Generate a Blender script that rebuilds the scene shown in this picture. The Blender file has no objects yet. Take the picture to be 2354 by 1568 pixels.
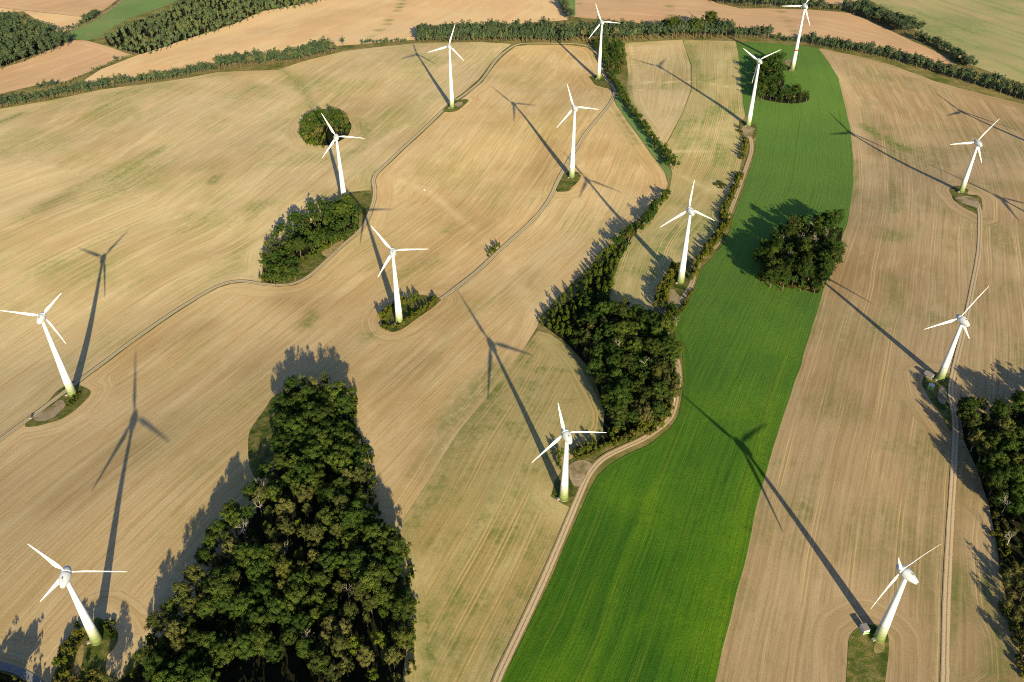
import bpy, bmesh, math, random, time
import numpy as np
from mathutils import Vector, Matrix
from mathutils.geometry import delaunay_2d_cdt
T0 = time.time()
random.seed(7)
RNG = np.random.default_rng(7)
scene = bpy.context.scene
COL = scene.collection
R = math.radians
# ---------------------------------------------------------------- survey: camera and relief (metres)
CAM_H, PITCH, FOC = 338.08, 0.62567, 1862.0
CX, CY = 1176.5, 784.0
SUN_AZ, SUN_EL = -0.2820, 0.3120
FW = np.array([0, math.cos(PITCH), -math.sin(PITCH)])
RT = np.array([1.0, 0, 0])
UP = np.array([0, math.sin(PITCH), math.cos(PITCH)])
CAMP = np.array([0, 0, CAM_H])

RELIEF = np.array([[-196.4, 227.8, -1.9], [-242.8, 388.7, -8.0], [-301.0, 428.5, -18.0], [-353.2, 610.5, -15.0], [-156.6, 691.2, -2.1], [-82.7, 491.4, -1.1], [-137.0, 680.3, -4.0], [-70.3, 931.0, 1.4], [-130.3, 1138.8, 2.8], [59.1, 744.6, 0.1], [1.4, 944.3, 4.1], [113.1, 1059.2, -4.8], [262.5, 870.0, 4.3], [197.1, 1096.7, 0.1], [356.4, 1037.1, 14.0], [286.8, 1278.7, 10.8], [414.6, 686.9, 10.7], [368.2, 848.7, 4.3], [276.1, 409.4, 11.0], [173.0, 227.7, 0.6], [136.6, 350.8, 7.0], [28.7, 312.8, 5.2], [-16.2, 467.2, 0.5], [131.7, 540.2, 3.9], [71.6, 748.3, -3.1]])
LS = 130.0
def _k(a, b):
    return 60.0 * np.exp(-((a[:, None, :2] - b[None, :, :2]) ** 2).sum(2) / (2 * LS * LS))
_y = RELIEF[:, 2] - 0.0189 * RELIEF[:, 0]
_w = np.linalg.solve(_k(RELIEF, RELIEF) + 3.0 * np.eye(len(RELIEF)), _y)
def zt(x, y):
    x = np.atleast_1d(np.asarray(x, float)); y = np.atleast_1d(np.asarray(y, float))
    P = np.stack([x, y], 1)
    far = np.clip((np.hypot(x, y - 700) - 1500) / 2500, 0, 1)
    out = np.empty(len(x))
    for i in range(0, len(x), 20000):
        out[i:i + 20000] = _k(P[i:i + 20000], RELIEF) @ _w
    out += 0.0189 * np.clip(x, -1500, 1500)
    out += 1.3 * np.sin(x / 61.0 + 0.7 * np.sin(y / 83.0)) * np.sin(y / 97.0 + 1.0) * 0.6
    out += .2 * np.sin(x / 15.0 + y / 37.0 + 2 * np.sin(y / 120.0)) * np.sin(y / 23.0 - x / 41.0) + .28 * np.sin(x / 33.0 - y / 28.0 + 1.3)
    out += far * 35 * (np.sin(x / 700.0 + 1) * np.cos(y / 900.0) + 0.6)
    return out

def at(px, h=0.0):
    """ground point (h metres above the relief) seen at each survey pixel"""
    p = np.atleast_2d(np.asarray(px, float))
    d = FW + RT * ((p[:, :1] - CX) / FOC) - UP * ((p[:, 1:2] - CY) / FOC)
    z = np.zeros(len(p))
    for _ in range(25):
        t = (z + h - CAM_H) / d[:, 2]
        P = CAMP + d * t[:, None]
        z = 0.5 * z + 0.5 * zt(P[:, 0], P[:, 1])
    return P
def proj(P):
    d = np.atleast_2d(P) - CAMP
    w = d @ FW
    return np.stack([CX + FOC * (d @ RT) / w, CY - FOC * (d @ UP) / w, w], 1)

# ---------------------------------------------------------------- object helpers
def link(o, parent=None):
    COL.objects.link(o)
    if parent is not None: o.parent = parent
    return o
def tag(o, label=None, cat=None, group=None, kind=None):
    if label: o['label'] = label
    if cat: o['category'] = cat
    if group: o['group'] = group
    if kind: o['kind'] = kind
    return o
def empty(name, loc, rz=0.0):
    o = bpy.data.objects.new(name, None)
    o.location = loc; o.rotation_euler = (0, 0, rz); o.empty_display_size = 1
    return link(o)
def npmesh(name, V, F, mats, smooth=False, mi=None, attrs=None):
    """V (n,3), F (m,k) with k = 3 or 4, or a list of such arrays"""
    me = bpy.data.meshes.new(name)
    Fs = F if isinstance(F, list) else [F]
    V = np.asarray(V, np.float32)
    me.vertices.add(len(V)); me.vertices.foreach_set('co', V.ravel())
    loops = np.concatenate([f.ravel() for f in Fs]).astype(np.int32)
    tot = np.concatenate([np.full(len(f), f.shape[1], np.int32) for f in Fs])
    start = np.concatenate([[0], np.cumsum(tot)[:-1]]).astype(np.int32)
    me.loops.add(len(loops)); me.loops.foreach_set('vertex_index', loops)
    me.polygons.add(len(tot)); me.polygons.foreach_set('loop_start', start); me.polygons.foreach_set('loop_total', tot)
    if mi is not None: me.polygons.foreach_set('material_index', np.asarray(mi, np.int32))
    me.polygons.foreach_set('use_smooth', np.full(len(tot), smooth))
    for k, a in (attrs or {}).items():
        a = np.asarray(a, np.float32)
        if a.ndim == 1:
            at_ = me.attributes.new(k, 'FLOAT', 'POINT'); at_.data.foreach_set('value', a)
        else:
            at_ = me.attributes.new(k, 'FLOAT_VECTOR', 'POINT'); at_.data.foreach_set('vector', a.ravel())
    for m in (mats if isinstance(mats, (list, tuple)) else [mats]): me.materials.append(m)
    me.update(calc_edges=True)
    me.validate()
    return me
def obj(name, me, parent=None):
    return link(bpy.data.objects.new(name, me), parent)

# ---------------------------------------------------------------- material helpers
class N:
    def __init__(s, name):
        s.m = bpy.data.materials.new(name); s.m.use_nodes = True
        s.t = s.m.node_tree; s.t.nodes.clear()
    def n(s, typ, **kw):
        x = s.t.nodes.new(typ)
        for k, v in kw.items():
            if hasattr(x, k): setattr(x, k, v)
        return x
    def l(s, a, b): s.t.links.new(a, b)
    def put(s, sock, v):
        if isinstance(v, (int, float)): sock.default_value = v
        elif isinstance(v, (tuple, list)): sock.default_value = (*v, 1) if len(v) == 3 and sock.type == 'RGBA' else v
        else: s.l(v, sock)
    def math(s, op, a, b=0.0, c=0.0, clamp=False):
        x = s.n('ShaderNodeMath', operation=op, use_clamp=clamp)
        s.put(x.inputs[0], a); s.put(x.inputs[1], b); s.put(x.inputs[2], c)
        return x.outputs[0]
    def mix(s, f, a, b, blend='MIX'):
        x = s.n('ShaderNodeMix', data_type='RGBA', blend_type=blend)
        s.put(x.inputs[0], f); s.put(x.inputs[6], a); s.put(x.inputs[7], b)
        return x.outputs[2]
    def noise(s, vec, scale=1.0, detail=3.0, rough=0.55, w=None):
        x = s.n('ShaderNodeTexNoise'); x.inputs['Scale'].default_value = scale
        x.inputs['Detail'].default_value = detail; x.inputs['Roughness'].default_value = rough
        if vec is not None: s.l(vec, x.inputs['Vector'])
        return x.outputs[0]
    def ramp(s, f, lo, hi, a=0.0, b=1.0):
        x = s.n('ShaderNodeMapRange', clamp=True, interpolation_type='SMOOTHSTEP'); s.put(x.inputs[0], f)
        x.inputs[1].default_value = lo; x.inputs[2].default_value = hi; x.inputs[3].default_value = a; x.inputs[4].default_value = b
        return x.outputs[0]
    def comb(s, x, y, z=0.0):
        c = s.n('ShaderNodeCombineXYZ'); s.put(c.inputs[0], x); s.put(c.inputs[1], y); s.put(c.inputs[2], z); return c.outputs[0]
    def sep(s, v):
        c = s.n('ShaderNodeSeparateXYZ'); s.l(v, c.inputs[0]); return c.outputs
    def attr(s, name):
        return s.n('ShaderNodeAttribute', attribute_name=name)
    def out(s, col, rough=0.9, spec=0.2, bump=None, bd=0.1, bs=1.0, metal=0.0, sheen=0.0):
        p = s.n('ShaderNodeBsdfPrincipled'); o = s.n('ShaderNodeOutputMaterial')
        s.put(p.inputs['Base Color'], col); s.put(p.inputs['Roughness'], rough)
        p.inputs['Specular IOR Level'].default_value = spec; p.inputs['Metallic'].default_value = metal
        if bump is not None:
            b = s.n('ShaderNodeBump'); b.inputs['Distance'].default_value = bd; b.inputs['Strength'].default_value = bs
            s.l(bump, b.inputs['Height']); s.l(b.outputs[0], p.inputs['Normal'])
        s.l(p.outputs[0], o.inputs[0])
        return s.m
    def pos(s):
        return s.n('ShaderNodeNewGeometry').outputs['Position']

def srgb(r, g, b, k=1.0):
    f = lambda c: ((c / 255 + 0.055) / 1.055) ** 2.4 if c > 10 else c / 255 / 12.92
    return (f(r) * k, f(g) * k, f(b) * k)

def field_mat(name, base, dark, green, gamt=0.5, gscale=0.012, tram=18.0, tramamt=0.5, light=None, streak=0.5,
              bd=0.12, seed=0.0, speck=0.25, head=16.0, tramgreen=0.0, linecol=None, seam=6.8, seamamt=0.42, haze_fade=None, gain=1.0):
    cal = lambda q: None if q is None else (min(.9, q[0] * 1.17 * gain), min(.9, q[1] * 1.15 * gain), min(.9, q[2] * 1.12 * gain))
    if base[1] > base[0] * 2: cal = lambda q: None if q is None else (q[0] * 1.2, q[1] * 1.15, q[2] * 1.1)
    base, dark, green, light, linecol = cal(base), cal(dark), cal(green), cal(light), cal(linecol)
    M = N(name)
    P = M.pos(); px, py, pz = M.sep(P)
    row = M.sep(M.attr('row').outputs['Vector']); u, v, e = row
    mk = M.sep(M.attr('mark').outputs['Vector'])
    wob = M.math('MULTIPLY', M.math('SUBTRACT', M.noise(P, 0.006, 2), 0.5), 9.0)
    vv = M.math('ADD', v, wob)
    # headland: the last rows run parallel to the field edge
    hm = M.ramp(e, head - 1.5, head + 1.5, 1.0, 0.0)
    a = M.n('ShaderNodeMix', data_type='FLOAT'); M.l(hm, a.inputs[0]); M.l(vv, a.inputs[2]); M.l(e, a.inputs[3]); va = a.outputs[0]
    al = M.math('MULTIPLY', M.math('ADD', px, py), 0.7)
    b = M.n('ShaderNodeMix', data_type='FLOAT'); M.l(hm, b.inputs[0]); M.l(u, b.inputs[2]); M.l(al, b.inputs[3]); ua = b.outputs[0]
    s1 = M.noise(M.comb(M.math('MULTIPLY', ua, 0.012), M.math('MULTIPLY', va, 0.55), seed), 1.0, 5, 0.65)
    s2 = M.noise(M.comb(M.math('MULTIPLY', ua, 0.0035), M.math('MULTIPLY', va, 0.07), seed + 5), 1.0, 4, 0.6)
    s3 = M.noise(M.comb(M.math('MULTIPLY', ua, 0.05), M.math('MULTIPLY', va, 1.7), seed + 9), 1.0, 3, 0.7)
    bl = M.noise(P, gscale, 5, 0.6)
    bl2 = M.noise(M.comb(M.math('ADD', px, 311.0 + seed * 7), py, 0), 0.006, 4, 0.55)
    sp = M.noise(P, 0.9, 6, 0.75)
    sp2 = M.noise(P, 0.22, 4, 0.7)
    c = M.mix(M.ramp(s2, 0.36, 0.66), base, light or base)
    c = M.mix(M.math('MULTIPLY', M.ramp(bl2, 0.42, 0.66), M.ramp(s1, 0.3, 0.65, 0.35, 1.0)), c, dark)
    c = M.mix(M.math('MULTIPLY', M.ramp(s1, 0.42, 0.66), min(1.0, streak * 1.25)), c, dark)
    s4 = M.noise(M.comb(M.math('MULTIPLY', ua, 0.011), M.math('MULTIPLY', va, 0.05), seed + 31), 1.0, 6, 0.68)
    s5 = M.noise(M.comb(M.math('MULTIPLY', ua, 0.02), M.math('MULTIPLY', va, 0.13), seed + 37), 1.0, 5, 0.7)
    c = M.mix(M.math('MULTIPLY', M.ramp(s4, 0.50, 0.66), .55), c, tuple(min(.9, q * 1.1) for q in (light or base)))
    c = M.mix(M.math('MULTIPLY', M.ramp(s5, 0.52, 0.70), .6 * min(1, streak * 1.6)), c, tuple(a_ * b_ for a_, b_ in zip(dark, (.98, .90, .80))))
    if seamamt > 0:
        fr = M.math('MULTIPLY', M.math('FRACT', M.math('DIVIDE', M.math('ADD', va, M.math('MULTIPLY', s2, 9.0)), seam)), seam)
        d = M.math('ABSOLUTE', M.math('SUBTRACT', fr, seam * .5))
        bk = M.ramp(M.noise(M.comb(M.math('MULTIPLY', ua, 0.009), M.math('MULTIPLY', va, 0.16), seed + 21), 1.0, 3, 0.6), 0.40, 0.60)
        c = M.mix(M.math('MULTIPLY', M.math('MULTIPLY', M.ramp(d, 0.2, 0.75, 1.0, 0.0), bk), seamamt), c, tuple(.55 * a_ + .45 * b_ for a_, b_ in zip(dark, green)))
    gm = M.math('MULTIPLY', M.math('MULTIPLY', M.ramp(bl, 0.44, 0.66), M.ramp(s1, 0.35, 0.6, 0.3, 1.0)), gamt * 1.3)
    gm = M.math('ADD', gm, M.math('MULTIPLY', M.ramp(s2, 0.5, 0.72), gamt * 0.8))
    gm = M.math('MULTIPLY', gm, M.ramp(sp2, 0.35, 0.6, 0.45, 1.15), clamp=True)
    c = M.mix(gm, c, green)
    # marks surveyed in the field: green regrowth, pale dry gullies, dark damp soil
    c = M.mix(M.math('MULTIPLY', mk[1], M.ramp(sp2, 0.35, 0.6, 0.5, 1.0)), c, tuple(min(1, q * 1.16) for q in (light or base)))
    c = M.mix(M.math('MULTIPLY', mk[2], M.ramp(s1, 0.35, 0.6, 0.45, 1.0)), c, tuple(q * 0.62 for q in dark))
    c = M.mix(M.math('MULTIPLY', mk[0], M.ramp(sp2, 0.38, 0.55, 0.45, 1.0)), c, (0.135, 0.20, 0.035))
    if haze_fade: c = M.mix(M.ramp(py, haze_fade[0], haze_fade[1], 0.0, 1.0), c, M.mix(0.75, c, haze_fade[2]))  # distance haze painted in: colour pales towards the far end
    # tramlines: pairs of wheel marks
    if tramamt > 0:
        tl = None
        for spc, off, amt in ((tram, 0.0, 1.0), (tram * 0.5, tram * 0.21, 0.35)):
            fr = M.math('MULTIPLY', M.math('FRACT', M.math('DIVIDE', M.math('ADD', va, off), spc)), spc)
            for w0 in (spc * 0.5 - 1.0, spc * 0.5 + 1.0):
                d = M.math('ABSOLUTE', M.math('SUBTRACT', fr, w0))
                q = M.math('MULTIPLY', M.ramp(d, 0.15, 0.5, 1.0, 0.0), amt)
                tl = q if tl is None else M.math('MAXIMUM', tl, q)
        brk = M.ramp(M.noise(M.comb(M.math('MULTIPLY', ua, 0.012), M.math('MULTIPLY', va, 0.05), seed + 3), 1.0, 3, 0.6), 0.38, 0.62, 0.15, 1.0)
        dk = M.math('ABSOLUTE', M.math('SUBTRACT', M.math('MULTIPLY', M.math('FRACT', M.math('DIVIDE', va, tram)), tram), tram * .5))
        c = M.mix(M.math('MULTIPLY', M.math('MULTIPLY', M.ramp(dk, .35, .7, 1.0, 0.0), brk), tramamt * .6), c, tuple(q * .85 for q in dark))
        tl = M.math('MULTIPLY', M.math('MULTIPLY', tl, brk), tramamt)
        c = M.mix(tl, c, linecol or tuple(min(1, q * 1.25) for q in (light or base)))
    k = M.math('ADD', M.math('MULTIPLY', M.math('SUBTRACT', sp, 0.5), speck * 2.2), 1.0)
    k = M.math('MULTIPLY', k, M.math('ADD', M.math('MULTIPLY', M.math('SUBTRACT', s3, 0.5), 0.35), 1.0))
    if not haze_fade: k = M.math('MULTIPLY', k, M.ramp(py, 100.0, 720.0, .80, 1.02))  # nearer ground painted darker, as haze thins towards the camera
    cc = M.n('ShaderNodeVectorMath', operation='SCALE'); M.l(c, cc.inputs[0]); M.l(k, cc.inputs['Scale'])
    h = M.math('ADD', M.math('MULTIPLY', s1, 1.2), M.math('ADD', M.math('MULTIPLY', sp, 1.0), M.math('MULTIPLY', s3, 0.6)))
    return M.out(cc.outputs[0], 0.95, 0.1, h, bd, 0.6)

def rough_mat(name, cols, scale=0.15, bd=0.3, fine=1.5):
    M = N(name); P = M.pos()
    a = M.noise(P, scale, 5, 0.65); b = M.noise(P, fine, 5, 0.7); c0 = M.noise(P, scale * 0.3, 3)
    c = M.mix(M.ramp(a, 0.35, 0.65), cols[0], cols[1])
    c = M.mix(M.ramp(c0, 0.45, 0.68), c, cols[2])
    k = M.math('ADD', M.math('MULTIPLY', M.math('SUBTRACT', b, 0.5), 1.1), 1.0)
    cc = M.n('ShaderNodeVectorMath', operation='SCALE'); M.l(c, cc.inputs[0]); M.l(k, cc.inputs['Scale'])
    return M.out(cc.outputs[0], 0.95, 0.1, M.math('ADD', a, b), bd, 0.7)

# ---------------------------------------------------------------- colours
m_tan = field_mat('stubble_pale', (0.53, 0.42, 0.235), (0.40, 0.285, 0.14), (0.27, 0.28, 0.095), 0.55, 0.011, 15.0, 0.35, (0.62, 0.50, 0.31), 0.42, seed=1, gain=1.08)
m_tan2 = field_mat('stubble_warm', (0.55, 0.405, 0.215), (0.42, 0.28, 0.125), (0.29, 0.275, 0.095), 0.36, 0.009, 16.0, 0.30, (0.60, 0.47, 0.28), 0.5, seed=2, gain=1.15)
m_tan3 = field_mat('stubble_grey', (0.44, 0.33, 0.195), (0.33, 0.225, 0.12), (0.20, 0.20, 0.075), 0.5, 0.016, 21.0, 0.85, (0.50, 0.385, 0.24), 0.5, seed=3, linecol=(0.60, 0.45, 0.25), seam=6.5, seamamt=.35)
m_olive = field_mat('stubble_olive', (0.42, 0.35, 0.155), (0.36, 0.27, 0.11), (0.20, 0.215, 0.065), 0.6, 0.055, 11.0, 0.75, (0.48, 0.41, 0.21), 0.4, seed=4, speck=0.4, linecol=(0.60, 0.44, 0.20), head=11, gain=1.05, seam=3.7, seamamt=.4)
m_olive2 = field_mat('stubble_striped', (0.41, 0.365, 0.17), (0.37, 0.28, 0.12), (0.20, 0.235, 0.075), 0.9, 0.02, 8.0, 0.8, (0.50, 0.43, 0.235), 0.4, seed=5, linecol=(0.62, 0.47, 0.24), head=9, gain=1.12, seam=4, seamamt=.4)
m_green = field_mat('young_crop', (0.047, 0.143, 0.009), (0.027, 0.092, 0.009), (0.105, 0.205, 0.010), 0.55, 0.014, 22.0, 0.55, (0.066, 0.165, 0.010), 0.95, 0.45, seed=6, speck=0.5, linecol=(0.12, 0.19, 0.02), head=3, seamamt=.35, seam=3.4, haze_fade=(230.0, 720.0, (0.145, 0.265, 0.058)))
m_green2 = field_mat('young_crop_far', (0.155, 0.215, 0.085), (0.115, 0.17, 0.065), (0.21, 0.245, 0.10), 0.5, 0.012, 24.0, 0.25, (0.10, 0.22, 0.05), 0.4, 0.2, seed=6, speck=0.3, head=3, seamamt=0, gain=1.25)  # far field colours, here to sage, are lightened in place of haze
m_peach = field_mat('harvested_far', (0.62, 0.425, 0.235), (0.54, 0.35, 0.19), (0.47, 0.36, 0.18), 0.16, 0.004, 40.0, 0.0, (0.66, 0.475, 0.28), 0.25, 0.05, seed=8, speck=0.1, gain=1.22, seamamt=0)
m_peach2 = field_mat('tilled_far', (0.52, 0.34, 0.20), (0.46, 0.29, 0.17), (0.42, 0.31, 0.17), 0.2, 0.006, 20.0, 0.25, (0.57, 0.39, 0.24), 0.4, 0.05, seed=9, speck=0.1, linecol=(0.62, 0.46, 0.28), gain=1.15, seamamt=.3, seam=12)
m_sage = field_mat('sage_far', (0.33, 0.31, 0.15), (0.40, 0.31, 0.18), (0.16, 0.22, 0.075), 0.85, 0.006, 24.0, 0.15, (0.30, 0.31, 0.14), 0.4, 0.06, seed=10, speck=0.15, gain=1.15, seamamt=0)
m_verge = rough_mat('verge_grass', ((0.20, 0.185, 0.06), (0.33, 0.265, 0.115), (0.11, 0.135, 0.03)), 0.12)
m_pad = rough_mat('pad_grass', ((0.085, 0.125, 0.02), (0.24, 0.20, 0.075), (0.05, 0.085, 0.014)), 0.28, 0.4)
m_floor = rough_mat('litter_with_shade', ((0.016, 0.019, 0.008), (0.03, 0.028, 0.013), (0.010, 0.015, 0.006)), 0.2)  # near-black litter: the deep shade under the trees is put into its colour
m_gravel = rough_mat('gravel', ((0.44, 0.35, 0.245), (0.36, 0.275, 0.18), (0.22, 0.185, 0.09)), 0.35, 0.15)
m_sand = rough_mat('bare_sand', ((0.46, 0.35, 0.18), (0.36, 0.27, 0.13), (0.25, 0.21, 0.08)), 0.4, 0.12)
m_asphalt = rough_mat('old_asphalt', ((0.26, 0.26, 0.27), (0.31, 0.30, 0.30), (0.22, 0.22, 0.22)), 0.4, 0.03)

def track_mat(name, rut, mid, side):
    M = N(name); P = M.pos(); u, v, w = M.sep(M.attr('row').outputs['Vector'])   # v = metres across from the middle, w = half width
    nz = M.noise(P, 0.35, 4, 0.7); nf = M.noise(P, 1.6, 5, 0.7)
    av = M.math('ABSOLUTE', M.math('ADD', v, M.math('MULTIPLY', M.math('SUBTRACT', nz, 0.5), 0.8)))
    d = M.math('ABSOLUTE', M.math('SUBTRACT', av, 0.95))
    rm = M.ramp(d, 0.45, 0.85, 1.0, 0.0)
    em = M.ramp(av, 1.55, 2.1)
    c = M.mix(rm, mid, rut); c = M.mix(em, c, side)
    k = M.math('ADD', M.math('MULTIPLY', M.math('SUBTRACT', nf, 0.5), 0.9), 1.0)
    cc = M.n('ShaderNodeVectorMath', operation='SCALE'); M.l(c, cc.inputs[0]); M.l(k, cc.inputs['Scale'])
    return M.out(cc.outputs[0], 0.95, 0.1, M.math('SUBTRACT', M.math('ADD', nf, 0.0), M.math('MULTIPLY', rm, 0.8)), 0.12, 0.7)
m_trackL = track_mat('farm_track_pale', (0.60, 0.49, 0.33), (0.42, 0.34, 0.19), (0.19, 0.17, 0.055))
m_trackD = track_mat('farm_track_sandy', (0.60, 0.47, 0.31), (0.40, 0.29, 0.16), (0.24, 0.20, 0.08))

# ---------------------------------------------------------------- draped sheets
def spline(pts, step):
    """Catmull-Rom through world points, even step"""
    P = np.asarray(pts, float)
    Q = np.vstack([2 * P[0] - P[1], P, 2 * P[-1] - P[-2]])
    out = []
    for i in range(1, len(Q) - 2):
        n = max(2, int(np.linalg.norm(Q[i + 1] - Q[i]) / step * 1.5))
        t = np.linspace(0, 1, n, endpoint=False)[:, None]
        out.append(0.5 * (2 * Q[i] + (Q[i + 1] - Q[i - 1]) * t + (2 * Q[i - 1] - 5 * Q[i] + 4 * Q[i + 1] - Q[i + 2]) * t ** 2 + (3 * Q[i] - Q[i - 1] - 3 * Q[i + 1] + Q[i + 2]) * t ** 3))
    out = np.vstack(out + [P[-1:]])
    d = np.concatenate([[0], np.cumsum(np.linalg.norm(np.diff(out, axis=0), axis=1))])
    s = np.arange(0, d[-1], step)
    return np.stack([np.interp(s, d, out[:, k]) for k in range(out.shape[1])], 1)
def closed(pts, step, soft):
    P = np.asarray(pts, float)
    if soft:
        n = len(P); ext = np.vstack([P[-3:], P, P[:3]])
        s = spline(ext, step)
        # keep the middle loop
        i0 = int(np.argmin(((s - P[0]) ** 2).sum(1)[:len(s) // 2])); i1 = len(s) // 2 + int(np.argmin(((s - P[0]) ** 2).sum(1)[len(s) // 2:]))
        return s[i0:i1]
    out = []
    for i in range(len(P)):
        a, b = P[i], P[(i + 1) % len(P)]
        n = max(1, int(np.linalg.norm(b - a) / step)); t = np.linspace(0, 1, n, endpoint=False)[:, None]
        out.append(a + (b - a) * t)
    return np.vstack(out)
def inside(P, poly):
    x, y = P[:, 0], P[:, 1]; c = np.zeros(len(P), bool)
    for i in range(len(poly)):
        x0, y0 = poly[i - 1]; x1, y1 = poly[i]
        if y0 == y1: continue
        m = ((y0 > y) != (y1 > y)) & (x < (x1 - x0) * (y - y0) / (y1 - y0) + x0)
        c ^= m
    return c
def segdist(P, A, B):
    """distance to polyline segments, with parameter and side"""
    best = np.full(len(P), 1e18); arc = np.zeros(len(P)); side = np.ones(len(P)); L = np.concatenate([[0], np.cumsum(np.linalg.norm(B - A, axis=1))])
    for i in range(len(A)):
        ab = B[i] - A[i]; l2 = ab @ ab
        if l2 == 0: continue
        t = ((P - A[i]) @ ab) / l2
        lo = -1e9 if i == 0 else 0; hi = 1e9 if i == len(A) - 1 else 1
        tc = np.clip(t, lo, hi) if (lo < 0 or hi > 1) else np.clip(t, 0, 1)
        d = np.linalg.norm(P - (A[i] + tc[:, None] * ab), axis=1)
        m = d < best
        best[m] = d[m]; arc[m] = L[i] + tc[m] * math.sqrt(l2)
        cr = ab[0] * (P[:, 1] - A[i][1]) - ab[1] * (P[:, 0] - A[i][0]); side[m] = np.sign(cr)[m]
    return best, arc, side
def jitter_edge(B, amp, ls, seed):
    r = np.random.default_rng(seed); n = len(B)
    k = max(3, int(n / ls)); c = r.normal(0, amp, (k, 2)); idx = np.arange(n) / n * k
    i0 = idx.astype(int) % k; i1 = (i0 + 1) % k; f = (idx - idx.astype(int))[:, None]; f = f * f * (3 - 2 * f)
    return B + c[i0] * (1 - f) + c[i1] * f
GUIDES = {}
AROUND = [[(118, 1568), (135, 1525), (165, 1482), (200, 1440), (225, 1420), (255, 1440), (272, 1458), (265, 1487), (228, 1568)],
          [(95, 938), (158, 880), (207, 900), (198, 918), (170, 946), (130, 968), (80, 978)],
          [(885, 757), (876, 738), (882, 722), (905, 702), (935, 690), (1005, 683), (1012, 692), (965, 728), (925, 757), (903, 764)],
          [(1018, 254), (1034, 238), (1077, 230), (1062, 247), (1046, 257)], [(1277, 439), (1300, 398), (1335, 405), (1316, 431), (1306, 440)],
          [(1355, 178), (1392, 182), (1405, 203), (1366, 194)], [(2184, 442), (2186, 432), (2225, 437), (2257, 458), (2257, 500), (2215, 478)],
          [(2122, 868), (2140, 858), (2196, 866), (2190, 900), (2188, 990), (2130, 905)], [(1948, 1700), (1948, 1500), (1955, 1460), (2000, 1436), (2040, 1460), (2042, 1500), (2030, 1700)],
          [(688, 300), (700, 275), (750, 262), (802, 280), (806, 305), (755, 336), (700, 330)], [(597, 650), (600, 580), (700, 520), (790, 480), (835, 505), (790, 560), (660, 655)]]
def guide(name, px, w=False):
    P = (np.asarray(px, float) if w else at(px)[:, :2])
    P = np.vstack([P[0] + (P[0] - P[1]) * 3, P, P[-1] + (P[-1] - P[-2]) * 3])
    S = spline(P, 12.0)
    GUIDES[name] = (S[:-1], S[1:])
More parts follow.
